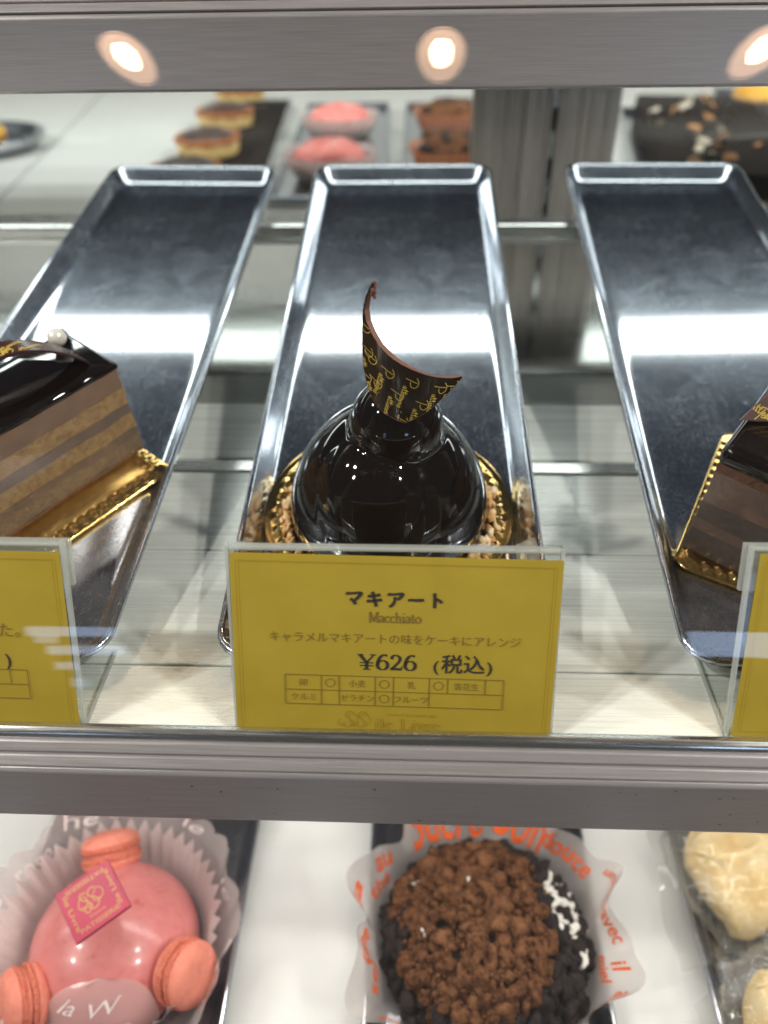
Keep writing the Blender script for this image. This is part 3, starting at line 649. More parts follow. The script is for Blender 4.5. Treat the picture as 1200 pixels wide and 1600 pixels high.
for (x, z) in [(-14.2, -98.2), (-13.1, -100.0), (-7.9, -102.3), (-11.6, -107.1), (-5.1, -108.7), (-0.8, -104.3), (-10.0, -116.4), (2.1, -111.7), (7.5, -107.6), (-3.8, -117.4), (-14.9, -106.9), (11.2, -108.9), (-14.8, -91)]:
    sq = 1 / sqrt(1 + (2 * 10 * x / 225.) ** 2)
    script(mb, x - 1.6, z + .2, radians(-106), 3.4, .17, lambda X, Z_: cl(X, Z_, -.09), inside)
mb.build('gold_lettering', GOLDINK, curl, smooth=False)

# ------------------------------------------------------------------ layered coffee slice (left tray)
ang = uv_deg(.617, .787)                             # long side runs back to the right in the tray plane
def slice_thing(name, label, cat, x, s, h, deg, group=None):
    t = thing(name, label, cat, group=group); return place(t, x, s, h, deg)
b1 = rect_board(92, 53)
B1 = tag(place(b1.build('cake_board', GOLD, angle=0), -144.2, 70.5, .2, ang), 'oblong gold foil board under the layered coffee slice', 'cake board', 'gold cake boards')
cs = slice_thing('cake_slice', 'layered coffee sponge slice with a shiny black glazed top', 'cake slice', -110.7, 103.8, 1.6, ang)
LX, WY = 76, 33
def layer(t, name, m, z0, z1, x0, x1, y0, y1, amp=.45, seed=0, bev=0):
    """one layer of a cake: a slab with slightly wavy sides"""
    mb = MB(); n = 40
    per = [(x0 + (x1 - x0) * i / n, y0) for i in range(n)] + [(x1, y0 + (y1 - y0) * i / 20) for i in range(20)] + [(x1 - (x1 - x0) * i / n, y1) for i in range(n)] + [(x0, y1 - (y1 - y0) * i / 20) for i in range(20)]
    lv = 5; loops = []
    cx, cy = (x0 + x1) / 2, (y0 + y1) / 2
    for j in range(lv):
        q = j / (lv - 1); L_ = []
        for px, py in per:
            w_ = amp * noise.noise(Vector((px * .13 + seed, py * .13, q * 1.7 + seed * 3))) + amp * .5 * noise.noise(Vector((px * .5, py * .5 + seed, q * 3)))
            dx = (1 if px == x1 else -1 if px == x0 else 0); dy = (1 if py == y1 else -1 if py == y0 else 0)
            wz = .75 * noise.noise(Vector((px * .07, py * .07, (z0 if q < .5 else z1) * .9)))
            ins = bev * (1 - sqrt(max(0, 1 - max(0, (q - .5) * 2) ** 2))) if bev else 0
            L_.append((px + dx * (w_ - ins), py + dy * (w_ - ins), z0 + (z1 - z0) * q + (wz if not bev or q < .5 else 0)))
        loops.append(L_)
    k = len(per)
    mb.add([v for l in loops for v in l], [(j * k + i, j * k + (i + 1) % k, (j + 1) * k + (i + 1) % k, (j + 1) * k + i) for j in range(lv - 1) for i in range(k)])
    mb.add(loops[0], [tuple(range(k - 1, -1, -1))]); mb.add(loops[-1], [tuple(range(k))])
    return mb.build(name, m, t, angle=45)
zs = [(0, 7.2, 'sponge_layer', SPONGE2, .5), (7.2, 10.4, 'cream_layer', CREAM, .25), (10.4, 18.2, 'sponge_layer', SPONGE, .5), (18.2, 22.4, 'cream_layer', CREAM, .2),
      (22.4, 30.2, 'sponge_layer', SPONGE, .5), (30.2, 39.0, 'cream_layer', CREAM2, .3)]
for k, (a, b, n_, m_, am) in enumerate(zs):
    e = .0 if 'sponge' in n_ else -.5
    layer(cs, n_, m_, a, b, -LX + e, e * -1 * -1, -e * -1 * -1 * -1, WY + e, am, k)
layer(cs, 'glaze_top', GLAZE, 39.0, 41.6, -LX - .4, .4, -.5, WY + .4, .12, 9, 1.4)
sheet = MB(); sheet.grid(lambda u, v: (-LX - 1 + (LX + 1.6) * u, -.9 - .25 * sin(u * 9 + v * 4) - (1.6 * (1 - v) ** 6), 1 + 38 * v), 60, 14)
sheet.build('wrap_film', CLEARFILM, cs, angle=0)
strip = MB()
def arcs(u, v, d): return (-7 - 52 * u, 5.5 + 10 * v + 10 * u, 41.8 + 15 * sin(pi * min(1, u * 1.02)) ** .8 + d)
strip.grid(lambda u, v: arcs(u, v, 0), 40, 6); strip.grid(lambda u, v: arcs(u, v, 1.2), 40, 6)
strip.grid(lambda u, v: arcs(u, 0, 1.2 * v), 40, 1); strip.grid(lambda u, v: arcs(u, 1, 1.2 * v), 40, 1)
ch = thing('chocolate_curl', 'bowed dark chocolate strip arching over the coffee slice', 'chocolate decoration'); ch.matrix_world = cs.matrix_world
strip.build('sheet', mat('thin_dark_chocolate', (.045, .014, .01), .22), ch, angle=30)
mb = MB()
for i in range(6): script(mb, -30 - i * 5, 8 + (i % 2) * 3.5, radians(20), 4.2, .3, lambda X, Y: tuple(Vector(arcs((-7 - X) / 52, max(0, min(1, (Y - 5.5 - 10 * (-7 - X) / 52) / 10)), 1.32))), lambda X, Y: -58 < X < -8 and .05 < (Y - 5.5 - 10 * (-7 - X) / 52) / 10 < .95)
mb.build('gold_lettering', GOLDINK, ch, smooth=False)
for (x, y, r, m_, nm) in ((-6.5, 25.5, 3.6, PEARL, 'pearl'), (-4.6, 29.8, 1.8, SILVER, 'silver_pearl'), (-2.2, 27.8, 1.7, SILVER, 'silver_pearl'), (-1.5, 30.6, 1.4, SILVER, 'silver_pearl')):
    MB().ball((x, y, 41.4 + r), r, 20, 14).build(nm, m_, cs, angle=0)

# ------------------------------------------------------------------ chocolate slice (right tray)
ang2 = 53
B2 = tag(place(rect_board(80, 52).build('cake_board', GOLD, angle=0), 131.5, 68.5, .2, 62.5), 'oblong gold foil board under the dark chocolate slice', 'cake board', 'gold cake boards')
c4 = slice_thing('cake_slice', 'dark chocolate mousse slice with a thick glossy glaze cap', 'cake slice', 95.8, 53.4, 1.6, ang2)
LX2, WY2 = 66, 36
for k, (a, b, n_, m_, am, tz) in enumerate([(0, 9, 'sponge_layer', DSPONGE, .6, 0), (9, 13, 'cream_layer', MOUSSE, .4, .1), (13, 20, 'sponge_layer', DSPONGE, .6, .3), (20, 34.5, 'mousse_layer', MOUSSE, .6, .6)]):
    layer(c4, n_, m_, a * 1.17, b * 1.17, .2 * k, LX2, -WY2, -.1 * k, am, k + 20)
def gcap():
    mb = MB(); mb.box(-.4, LX2 + 1, -WY2 - 1, .4, 39.6, 47.6); o = mb.build('glaze_top', GLAZE, c4, smooth=True); bevel(o, 3.2, 6); return o
gcap()
fs = MB(); fs.grid(lambda u, v: (-.7 - .2 * sin(u * 7), -WY2 * u, 1 + 37 * v), 30, 10)
fs.build('wrap_film', CLEARFILM, c4, angle=0)
pl = thing('chocolate_plaque', 'pointed milky chocolate plaque with gold script on the dark slice', 'chocolate decoration'); pl.matrix_world = c4.matrix_world
PC = [(14.7, 1.1, 47.9), (34.0, -24.5, 48.2), (37.0, -8.0, 66.0)]
n_ = (Vector(PC[1]) - Vector(PC[0])).cross(Vector(PC[2]) - Vector(PC[0])).normalized()
a3 = [Vector(p) for p in PC]; b3 = [Vector(p) + n_ * 1.4 for p in PC]
MB().add(a3 + b3, [(0, 1, 2), (5, 4, 3), (0, 3, 4, 1), (1, 4, 5, 2), (2, 5, 3, 0)]).build('sheet', mat('milk_chocolate', (.1, .06, .055), .25), pl, smooth=False)
ex = (a3[1] - a3[0]).normalized(); ey = n_.cross(ex); eyv = ey if (a3[2] - a3[0]).dot(ey) > 0 else -ey
def pin(X, Y):
    t = [Vector((0, 0)), Vector(((a3[1] - a3[0]).length, 0)), Vector(((a3[2] - a3[0]).dot(ex), (a3[2] - a3[0]).dot(eyv)))]
    p = Vector((X, Y)); sg = [(t[(i + 1) % 3] - t[i]).cross(p - t[i]) for i in range(3)]; return all(q > .3 for q in sg) or all(q < -.3 for q in sg)
mb = MB(); topside = n_.z > 0
for x, y in [(0, 6), (5, 11), (10, 15), (4, 0), (9, 5), (14, 9), (19, 14), (15, 1)]:
    script(mb, x, y, radians(-35), 4.4, .34, lambda X, Y: tuple(a3[0] + ex * X + eyv * Y + n_ * (1.5 if topside else -.1)), pin)
mb.build('gold_lettering', GOLDINK, pl, smooth=False)

# ------------------------------------------------------------------ lower shelf: wrapped pink dome
def cup_surface(r0, r1, z1, folds, amp, seed, up=0.9, front=0):
    def fn(t, v):                                    # t angle, v 0 foot .. 1 rim
        fo = amp * v ** 1.3 * (sin(folds * t + seed) + .5 * sin((folds * 2 + 1) * t + seed * 2.1) + .9 * noise.noise(Vector((cos(t) * 1.8 + seed, sin(t) * 1.8, v))))
        r = r0 + (r1 - r0) * v ** up + fo
        lowf = 1 - front * max(0, -sin(t)) ** 1.5
        return Vector((r * cos(t), r * sin(t), .4 + z1 * v * lowf + amp * 1.1 * v * sin((folds + 2) * t + 1.3 * seed) + amp * .5 * v * noise.noise(Vector((cos(t) * 3, sin(t) * 3, seed)))))
    return fn
def film_text(mb, fn, body, t0, t1, v0, v1, mirror=True, off=.5, **k):
    vs, fs = text_geo(body, **k)
    a = min(v.x for v in vs); b = max(v.x for v in vs); c = min(v.y for v in vs); d = max(v.y for v in vs); out = []
    for q in vs:
        u = (q.x - a) / (b - a); u = u if not mirror else 1 - u
        th = t0 + (t1 - t0) * u; vv = v0 + (v1 - v0) * (q.y - c) / (d - c); p = fn(th, vv)
        out.append(p + Vector((-cos(th), -sin(th), .35)) * off)
    mb.add(out, fs)
def scallop(fn, n, dep):
    return lambda u, v: tuple(fn(u * 2 * pi, v * (1 - dep * (1 - abs(sin(n * pi * u)) ** .6))))
pk = thing('cake_cup', 'translucent pink film cup with white lettering round the pink dome', 'cake cup', (-131, 151, -369), group='film cake cups on the lower shelf')
fp = cup_surface(41, 58, 32, 9, 2.2, 1.2, .75, .6)
MB().grid(scallop(fp, 30, .10), 360, 20, True).build('film', FILMPINK, pk, angle=0)
mb = MB()
for b, t0, t1, v0, v1 in (('he', 1.95, 2.25, .7, .95), ('très', 1.55, 1.85, .75, .95), ('le', .95, 1.15, .72, .92), ('rose', 2.4, 2.75, .5, .75), ('avec', 2.9, 3.3, .6, .85), ('le', .3, .5, .55, .8), ('et', -.3, -.05, .6, .85), ('une', 3.5, 3.85, .55, .8)):
    film_text(mb, fp, b, t0, t1, v0, v1, shear=.25)
mb.build('white_lettering', WPRINT, pk, smooth=False)
def flp(u, v):
    e = radians(6 + 46 * v); x = 5 + (u - .5) * 46 * sqrt(max(0, 1 - v ** 2.4)); rr2 = 38.6 + 1.2 * sin(u * 7) * v
    return (x, -sqrt(max(1, (rr2 * cos(e)) ** 2 - x * x * .9)), 4 + 34.5 * sin(e) + .6)
flap = MB(); flap.grid(flp, 40, 20)
flap.build('film_flap', FILMPINK, pk, angle=0)
mb = MB()
for b, u0, u1, v0, v1 in (('la', .12, .3, .55, .8), ('W', .45, .8, .5, .72), ('Ce', .4, .8, .12, .36), ('il', .1, .25, .1, .3)):
    vs, fs_ = text_geo(b, shear=.3); a = min(q.x for q in vs); b_ = max(q.x for q in vs)
    mb.add([tuple(Vector(flp(u0 + (u1 - u0) * (q.x - a) / (b_ - a), v0 + (v1 - v0) * q.y / .75)) + Vector((0, -.4, .4))) for q in vs], fs_)
o = mb.build('white_lettering', WPRINT, pk, smooth=False)
def pleat(u, v):
    t = u * 2 * pi; k = u * 44 % 1; tri = 1 - abs(2 * k - 1)
    r = 37.4 + 10.5 * v + (tri - .5) * 4.2 * v + 1.5 * v * noise.noise(Vector((cos(t) * 2, sin(t) * 2, 0))); return (r * cos(t), r * sin(t), .6 + v * (24 + 4 * tri + 3 * noise.noise(Vector((cos(t) * 1.5 + 5, sin(t) * 1.5, 0)))))
MB().grid(pleat, 44 * 6, 8, True).build('pleated_cup', PLEAT, pk, angle=25)
pd = thing('pink_dome', 'glossy pink dome cake with three coral macarons and magenta plaque', 'cake', (-131, 151, -368.6))
def dm(r, H, n=72, m=40, fn=None):
    pr = [(r * cos(a), 4 + (H - 4) * sin(a)) for a in [pi / 2 * i / m for i in range(m)]] + [(.02, H)]
    return MB().lathe([(.02, 0), (r * .9, .3), (r * .985, 2)] + pr, n, fn)
dm(36.8, 37).build('glazed_body', PINK, pd, angle=0)
MB().ball((-2, 2, 37), (6.5, 6.5, 2.6), 24, 12).build('cream_dot', CREAMW, pd, angle=0)
def macaron(x, y, z, axis, label):
    t = thing('macaron', label, 'macaron', group='coral macarons on the pink dome')
    q = Vector(axis).to_track_quat('Z', 'Y'); t.matrix_world = Matrix.Translation(P(x, y, z)) @ q.to_matrix().to_4x4() @ Matrix.Diagonal((.82, .82, .84, 1))
    sh = [(.02, 11.3), (6, 11.1), (11, 10.0), (14.2, 7.9), (15.8, 5.6), (15.9, 4.2), (15.2, 3.6), (.02, 3.6)]
    sh = [tuple(p) for p in spline([(a, b) for a, b in sh[:-1]], 4)] + [(.02, 3.6)]
    for sg in (1, -1): MB().lathe([(r, z_ * sg) for r, z_ in sh], 48).build('shell', MACR, t, angle=50)
    def rg_(t_, r, z_): k = noise.noise(Vector((cos(t_) * 9, sin(t_) * 9, z_))); return (r + .8 * k if r > 8 else r), z_
    for sg in (1, -1): MB().lathe([(.02, 3.7 * sg), (14.5, 3.7 * sg), (16.3, 3.2 * sg), (16.6, 2.2 * sg), (15.6, 1.2 * sg), (.02, 1.2 * sg)], 90, rg_).build('foot', MACF, t, angle=0)
    MB().lathe([(.02, 1.1), (14.2, 1.1), (14.6, 0), (14.2, -1.1), (.02, -1.1)], 40).build('filling', MACR, t, angle=0)
macaron(-140, 185.5, -345, (-.2, .72, .6), 'coral macaron at the far side of the pink dome')
macaron(-93.5, 136, -349, (.86, -.36, .34), 'coral macaron facing outward beside the film flap of pink dome')
macaron(-158.5, 124, -350, (-.72, -.5, .42), 'coral macaron low on the dome under the left edge')
fl = thing('plaque', 'magenta square chocolate plaque with gold lettering on the pink dome', 'chocolate plaque')
A, B, C_, D_ = [P(*q) for q in ((-143.9, 149.3, -311), (-132.6, 169.1, -318), (-109.3, 143.0, -311), (-126.2, 129.3, -313.5))]
ce = (A + B + C_ + D_) / 4; exv = (C_ - D_).normalized(); nz_ = exv.cross((A - D_).normalized()).normalized(); eyv2 = nz_.cross(exv)
if nz_.z < 0: nz_ = -nz_
fl.matrix_world = Matrix.Translation(ce) @ Matrix((exv, nz_.cross(exv), nz_)).transposed().to_4x4()
HS = 11.6
bevel(MB().box(-HS, HS, -HS, HS, -.9, .9).build('tablet', FLAG, fl, smooth=False), .3, 2)
mb = MB()
def side(body, k, h):
    q = MB(); put_text(q, body, -8.2, 8.2, -9.6, h, z=.98, offset=.01); a = k * pi / 2
    mb.add([(x * cos(a) - y * sin(a), x * sin(a) + y * cos(a), z) for x, y, z in q.v], q.f)
side('PATISSERIE', 2, 2.6); side('ile Livre', 1, 2.8); side('PATISSERIE', 0, 2.6); side('ile Livre', 3, 2.8)
for rot in range(2):
    fx = lambda x, y, r=rot: (x, y, .98)
    brush(mb, spline([(2.8 - rot * 4, 4.4), (.6 - rot * 4, 5.0), (-.8 - rot * 3, 3), (1.4 - rot * 3, .4), (2.2 - rot * 3, -2), (0 - rot * 3, -3.6), (-2 - rot * 2, -2.2), (-1.2 - rot * 2, -.8)], 5), .5, fx)
    brush(mb, spline([(-4.8 + rot * 6, 2.2), (-5.6 + rot * 6, .2), (-4 + rot * 6, -1.6), (-2 + rot * 6, -.6)], 5), .4, fx)
    brush(mb, ell(3.2 - rot * 6.6, 1.4, 1.7, 2.3, -140, 160), .4, fx)
put_text(mb, 'Since', -3.4, 3.4, -6.0, 1.6, z=.98)
mb.build('gold_lettering', GOLDP, fl, smooth=False)

# ------------------------------------------------------------------ lower shelf: cocoa crumble cake
cc = thing('cake_cup', 'white film cup printed with orange lettering round the crumble cake', 'cake cup', (34, 156, -369), group='film cake cups on the lower shelf')
fc = cup_surface(42, 58, 35, 8, 4.8, 4.1, .8, .75)
MB().grid(lambda u, v: tuple(fc(u * 2 * pi, v)), 300, 20, True).build('film', FILMWHITE, cc, angle=0)
mb = MB()
for b, t0, t1, v0, v1 in (('Sucré bon', .95, 2.25, .36, 1.0), ('douce', .5, .95, .55, .9), ('unique', .12, .42, .72, .9), ('avec', -.08, .12, .7, .88), ('il', -.3, -.2, .6, .85), ('avec', -.62, -.42, .65, .88), ('le', -.95, -.8, .6, .85), ('au', 2.5, 2.7, .6, .85), ('la', 2.85, 3.0, .65, .85), ('une', 3.2, 3.45, .6, .85), ('fraise', 3.75, 4.15, .6, .85), ('sel', 3.4, 3.6, .4, .58), ('miel', -.35, -.1, .38, .55), ('thé', 2.6, 2.85, .38, .55)):
    film_text(mb, fc, b, t0, t1, v0, v1, shear=.2, offset=.014)
mb.build('orange_lettering', ORANGE, cc, smooth=False)
ck = thing('crumble_cake', 'round cream cake covered in cocoa dusted dark cookie chunks', 'cake', (34, 156, -368.6))
dm(41.5, 38, 60, 30, lambda t, r, z: (r * (1 + .03 * noise.noise(Vector((cos(t) * 2, sin(t) * 2, z * .1)))), z)).build('sponge_dome', CRUMB, ck, angle=0)
CREAMS = [chunk_mesh(60 + k, 3.6, .6, 3, .62, CREAMW) for k in range(3)]
CMs = [[chunk_mesh(40 + k, 4.5, .8, 3, .46, m_) for k in range(7)] for m_ in (COCOA, CRUMB)]
rg = random.Random(11); cnt_ = 0; pts = []
for k in range(4000):
    a = rg.uniform(0, 2 * pi); e = math.asin(rg.uniform(.02, 1)); 
    x, y, z = cos(e) * cos(a), cos(e) * sin(a), sin(e)
    gap = noise.noise(Vector((x * 2.6 + 4, y * 2.6, z * 2.6)))
    if x > .62 and gap > .28: continue
    if x < -.72 and gap > .2: continue
    if any((x - q[0]) ** 2 + (y - q[1]) ** 2 + (z - q[2]) ** 2 < .0108 for q in pts): continue
    pts.append((x, y, z))
    if len(pts) > 296: break
for x, y, z in pts:
    dusty = (x + .12 + .22 * noise.noise(Vector((x * 3, y * 3, z * 3)))) ** 2 + (y * .8) ** 2 < .52 and z > .25
    o = link('cookie_chunk', CMs[0 if dusty else 1][rg.randrange(7)], ck); q = rg.uniform(.6, 1.25)
    o.location = (42 * x * S, 42 * y * S, (4 + 34.5 * z) * S); o.scale = (q, q, q); o.rotation_euler = (rg.uniform(0, 6), rg.uniform(0, 6), rg.uniform(0, 6))

rc = random.Random(21)
for k, (az, el_, r) in enumerate([(rc.gauss(6, 13), rc.uniform(18, 48), rc.uniform(1.6, 3.6)) for _ in range(26)] + [(rc.gauss(172, 16), rc.uniform(24, 52), rc.uniform(1, 2.2)) for _ in range(9)] + [(rc.uniform(0, 360), rc.uniform(45, 70), rc.uniform(.8, 1.6)) for _ in range(8)]):
    a, e = radians(az), radians(el_); o = link('cream_patch', CREAMS[k % 3], ck); o.location = (43 * cos(e) * cos(a) * S, 43 * cos(e) * sin(a) * S, (4 + 35.6 * sin(e)) * S); o.rotation_euler = (k, 2 * k, 3 * k); o.scale = (r / 3.3,) * 3
dust = MB(); bmv = [v.co / S for v in chunk_mesh(77, 1.0, .8, 1, .3, COCOA).vertices]; bmf = [tuple(p.vertices) for p in chunk_mesh(77, 1.0, .8, 1, .3, COCOA).polygons]
for k in range(1500):
    a = rg.uniform(0, 2 * pi); e = math.asin(rg.uniform(.25, 1)); q = rg.uniform(.35, 1.5); x, y, z = cos(e) * cos(a), cos(e) * sin(a), sin(e)
    if (x + .12) ** 2 + (y * .8) ** 2 > .5: continue
    rr2 = rg.uniform(43, 46.5); m3 = Euler((rg.uniform(0, 6), rg.uniform(0, 6), 0)).to_matrix()
    dust.add([tuple(m3 @ (v * q) + Vector((rr2 * x, rr2 * y, 4 + rr2 * .82 * z))) for v in bmv], bmf)
o = dust.build('crumb_dust', COCOA, ck, angle=0); o['kind'] = 'stuff'

# ------------------------------------------------------------------ lower shelf: wrapped crepes
def crepe(x, y, z, deg, ln, wd, ht, label, seed):
    t = thing('crepe', label, 'crepe', (x, y, z), (0, 0, radians(deg)), group='wrapped crepes on the lower shelf')
    def body(u, v, k=1.0):
        th = u * 2 * pi; ph = -pi / 2 + v * pi
        ax = abs(cos(th)) ** .7 * (1 if cos(th) > 0 else -1); ay = abs(sin(th)) ** .8 * (1 if sin(th) > 0 else -1)
        c = cos(ph) ** .55 if cos(ph) > 1e-6 else 0
        X = ax * c * ln / 2; Y = ay * c * wd / 2 * (1 - .55 * (X / ln + .5) ** 1.2); Zz = ht / 2 + sin(ph) * ht / 2 * (1 + .15 * sin(X * .12 + seed))
        w_ = 4.2 * noise.noise(Vector((X * .05 + seed, Y * .06, Zz * .05))) + 1.6 * noise.noise(Vector((X * .2, Y * .2 + seed, Zz * .2))) - 2.6 * max(0, .22 - abs(noise.noise(Vector((X * .045 + 3 * seed, Y * .06 + seed, .3)))))  / .22 + .7 * noise.noise(Vector((X * .5, Y * .5 + seed, Zz * .5)))
        return (X * k + w_ * .6, Y * k + w_ * .5, max(.6, Zz * (1 + (k - 1) * .5) + w_))
    MB().grid(lambda u, v: body(u, v), 160, 70, True).build('folded_crepe', CREPE, t, angle=0)
    def wrap(u, v):
        p = Vector(body(u, v, 1.14)); q = noise.noise(p * .09 + Vector((seed, 0, 0))); q2 = abs(noise.noise(p * .16 + Vector((0, seed, 0))))
        q3 = abs(noise.noise(p * .07 + Vector((seed, seed, 2)))); f_ = p + Vector((p.x, p.y, 0)).normalized() * (1.5 + 5.0 * q2 + 2 * q + 7 * q3); f_.z = max(.5, p.z + 2.0 + 3.0 * q2 + 4.5 * q3); return tuple(f_)
    MB().grid(wrap, 150, 60, True).build('wrap_film', CLEARFILM, t, angle=0)
    fin = MB(); fin.grid(lambda u, v: (-ln * .62 + 14 * u - 12 * (1 - v), -wd * .62 + wd * 1.1 * v, 6 + 5 * sin(v * 9 + seed) * (1 - u) + 10 * u), 10, 24)
    fin.build('film_end', CLEARFILM, t, angle=0)
crepe(173, 192, -367.5, 8, 82, 62, 30, 'pale yellow folded crepe in clear film, behind another by the case edge', 1.3)
crepe(179, 134, -367.5, 28, 88, 58, 32, 'yellow folded crepe in clear film, nearest the front glass', 5.2)

# ------------------------------------------------------------------ rear counter pastries
def bgtray(x, y, lx, ly, deg, label, m=STEEL, h=9):
    t = thing('serving_tray', label, 'tray', (x, y, -189), (0, 0, radians(deg)), group='trays on the rear counter')
    MB().box(-lx / 2 + 3, lx / 2 - 3, -ly / 2 + 3, ly / 2 - 3, .2, 2).build('base', m, t, smooth=False)
    rim = MB()
    for a, b, c, d in ((-lx / 2, lx / 2, -ly / 2, -ly / 2 + 2.6), (-lx / 2, lx / 2, ly / 2 - 2.6, ly / 2), (-lx / 2, -lx / 2 + 2.6, -ly / 2 + 2.7, ly / 2 - 2.7), (lx / 2 - 2.6, lx / 2, -ly / 2 + 2.7, ly / 2 - 2.7)): rim.box(a, b, c, d, .1, h)
    bevel(rim.build('rim', STEEL, t, smooth=False), 1, 2)
bgtray(-196, 900, 96, 430, 4, 'dark lined tray under the row of scorched tarts', BOARDD)
bgtray(-80, 880, 104, 420, 2, 'steel tray under the pink cream cups behind the doors')
bgtray(38, 880, 104, 420, 0, 'steel tray under the brown cakes in orange film behind the doors')
bgtray(288, 840, 150, 400, -9, 'steel tray under the dark cake slab beside the door stile')
bgtray(400, 960, 92, 420, -10, 'steel tray under the golden cake by the dark slab')
def tart(x, y, label, s=1.08):
    t = thing('tart', label, 'tart', (x, y, -186.8), (0, 0, random.uniform(0, 6)), group='scorched custard tarts on the rear counter')
    MB().lathe([(.02, 0), (25 * s, 0), (28 * s, 2), (30 * s, 13), (29.5 * s, 15.5), (25 * s, 15.8), (.02, 15.8)], 40, lambda a, r, z: (r + .6 * sin(9 * a), z)).build('custard', CUSTARD, t, angle=40)
    MB().lathe([(30.2 * s, 13), (31.4 * s, 16), (30 * s, 18.5), (26.5 * s, 18), (25 * s, 16)], 60, lambda a, r, z: (r + 1.5 * noise.noise(Vector((cos(a) * 4, sin(a) * 4, z))), z + 1.6 * noise.noise(Vector((cos(a) * 5, sin(a) * 5, 1))))).build('crust_rim', CRUST, t, angle=0)
    MB().lathe([(.02, 25.5), (12 * s, 24), (20 * s, 21.5), (28.6 * s, 17.2)], 48, lambda a, r, z: (r, z + 2.2 * noise.noise(Vector((r * cos(a) * .1, r * sin(a) * .1, 2))))).build('scorched_top', SCORCH, t, angle=0)
for k, (x, y) in enumerate(((-206, 722), (-214, 850), (-224, 990), (-234, 1140))):
    tart(x, y, ['scorched custard tart nearest the trays in the rear row', 'scorched custard tart second in the rear row', 'scorched custard tart third in the rear row', 'scorched custard tart farthest in the rear row'][k])
def cupcake(x, y, label, cupm, topm, cat, name, grp, dark=False):
    t = thing(name, label, cat, (x, y, -186.8), (0, 0, random.uniform(0, 6)), group=grp)
    MB().lathe([(.02, .2), (30, .3), (33, 5), (40, 20), (43, 24)], 120, lambda a, r, z: (r + (1.2 * sin(30 * a) + 2.2 * noise.noise(Vector((cos(a) * 2, sin(a) * 2, x)))) * (r > 28), z + 2.5 * noise.noise(Vector((cos(a) * 3, sin(a) * 3, y))) * (z > 15))).build('paper_cup', cupm, t, angle=0)
    MB().lathe([(34, 12), (34, 18), (30, 25), (24, 29.5), (14, 32.5), (.02, 33.5)], 60, lambda a, r, z: (r + 2 * noise.noise(Vector((cos(a) * 2.5, sin(a) * 2.5, z * .1 + y))), z + 2 * noise.noise(Vector((r * cos(a) * .08, r * sin(a) * .08, x))))).build('cream_dome', topm, t, angle=0)
    for k in range(9 if dark else 5):
        a = k * 2.4; r = 8 + 2.6 * k; o = link('topping', (CMs[1][k % 7] if dark else CMK[k % 3]), t); o.location = (r * cos(a) * S, r * sin(a) * S, (31.5 - r * .32) * S); o.scale = (1.6,) * 3
CMK = [chunk_mesh(80 + k, 4.0, .7, 2, .3, CREAMW) for k in range(3)]
FILMOR = clear('orange_print_film', (.97, .8, .7), .6, (.8, .32, .16), .2, 1.5)
cupcake(-79, 752, 'pink cream cup in white paper nearer the doors', CUPW, PINKC, 'cake', 'cream_cup', 'pink cream cups on the rear counter')
cupcake(-84, 925, 'pink cream cup in white paper farther from the doors', CUPW, PINKC, 'cake', 'cream_cup', 'pink cream cups on the rear counter')
cupcake(35, 770, 'brown crumble cake in orange film nearer the doors', FILMOR, COCOA, 'cake', 'crumble_cake', 'brown crumble cakes on the rear counter', True)
cupcake(38, 945, 'brown crumble cake in orange film farther from the doors', FILMOR, COCOA, 'cake', 'crumble_cake', 'brown crumble cakes on the rear counter', True)
sl = thing('cake_slab', 'long dark chocolate cake with white and toasted flakes on top', 'cake', (290, 838, -186.8), (0, 0, radians(-9)))
bevel(MB().box(-62, 62, -180, 180, 0, 24).build('body', BOARDD, sl, smooth=False), 4, 3)
rg = random.Random(5)
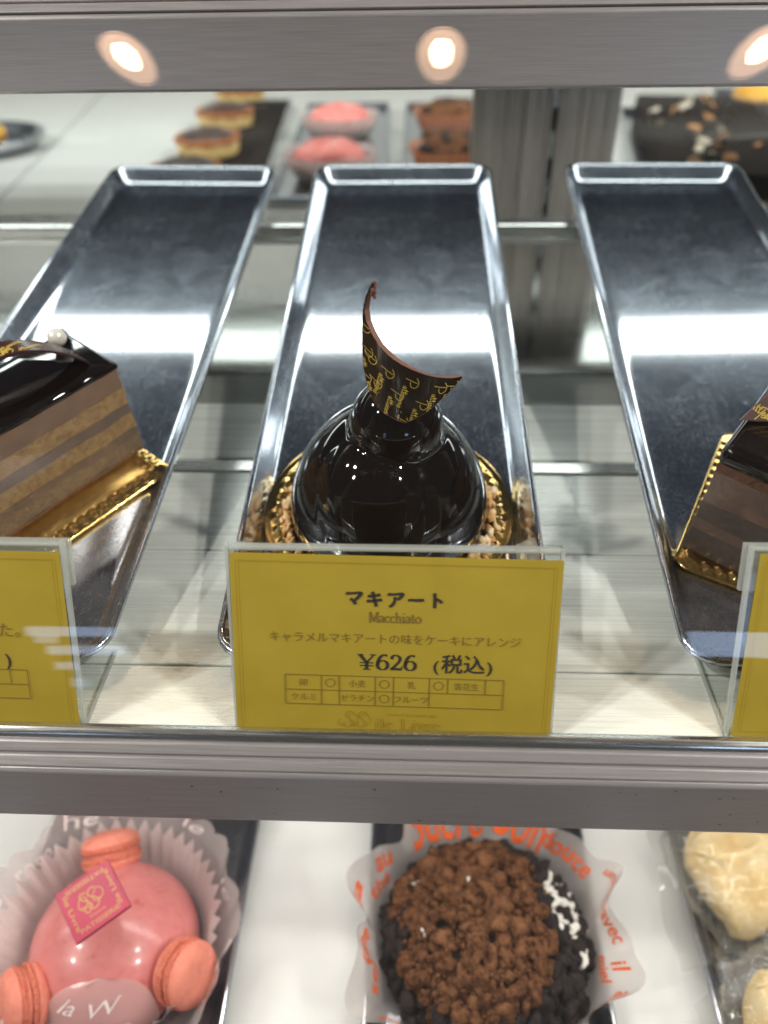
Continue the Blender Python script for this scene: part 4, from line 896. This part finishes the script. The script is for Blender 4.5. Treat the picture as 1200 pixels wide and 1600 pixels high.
for k in range(26):
    wch = k % 2; m_ = WCHIP if wch else TOAST
    o = MB().grid(lambda u, v: (-6 + 12 * u, -3.5 + 7 * v, 2 * sin(u * 3) + 1.2 * sin(v * 5)), 6, 4).build('white_flake' if wch else 'toasted_flake', m_, sl)
    o.location = (rg.gauss(-14, 20) * S, (-165 + 13 * k) * S, (25 + rg.random() * 5) * S); o.rotation_euler = (rg.uniform(-.7, .7), rg.uniform(-.7, .7), rg.uniform(0, 6))
t = thing('golden_cup_cake', 'golden cake in a white paper cup beside the dark slab', 'cake', (392, 990, -186.8))
MB().lathe([(.02, 0), (28, 0), (34, 26), (36, 28)], 120, lambda a, r, z: (r + 1.1 * sin(34 * a) * (r > 26), z)).build('paper_cup', CUPW, t, angle=0)
MB().lathe([(34, 25), (33, 32), (24, 40), (12, 43), (.02, 44)], 40, lambda a, r, z: (r + 1.5 * noise.noise(Vector((cos(a) * 2, sin(a) * 2, z * .1))), z)).build('cake_top', YEL, t, angle=0)
t = thing('rice_cake', 'soft white round cake on the counter beside the dark slab', 'cake', (368, 800, -186.8))
MB().lathe([(.02, 0), (22, .4), (27, 8), (26, 18), (18, 27), (8, 30), (.02, 31)], 40, lambda a, r, z: (r * (1 + .04 * sin(3 * a)), z)).build('body', CREAMW, t, angle=0)
MB().lathe([(.02, -1.9), (26, -1.9), (30, .5), (30.6, 1), (26, -.2), (.02, -.4)], 40).build('paper_base', CUPW, t, angle=0)
t = thing('oval_plate', 'rounded steel plate with yellow green fruit tart at counter end', 'plate', (-506, 890, -189))
def so(t_, r, z): return r * (1 + .12 * cos(2 * t_)), z
MB().lathe([(.02, .4), (70, .5), (82, 5), (88, 14), (90, 14.5), (90.5, 13), (84, 3.5), (72, 0), (.02, 0)], 72, so).build('dish', STEEL, t, angle=0)
ft = thing('fruit_tart', 'yellow green fruit tart lying on the steel plate', 'tart', (-506, 890, -186))
MB().lathe([(.02, 0), (52, 0), (58, 10), (57, 13), (50, 12), (.02, 12)], 60, lambda a, r, z: (r + 1.4 * sin(24 * a) * (r > 51), z)).build('crust', YEL, ft, angle=40)
for k in range(30):
    a = k * 2.4; r = 8.6 * sqrt(k + .3); MB().ball((r * cos(a), r * sin(a), 14), (8, 8, 5), 12, 8).build('fruit_slice', GREEN, ft, angle=0)
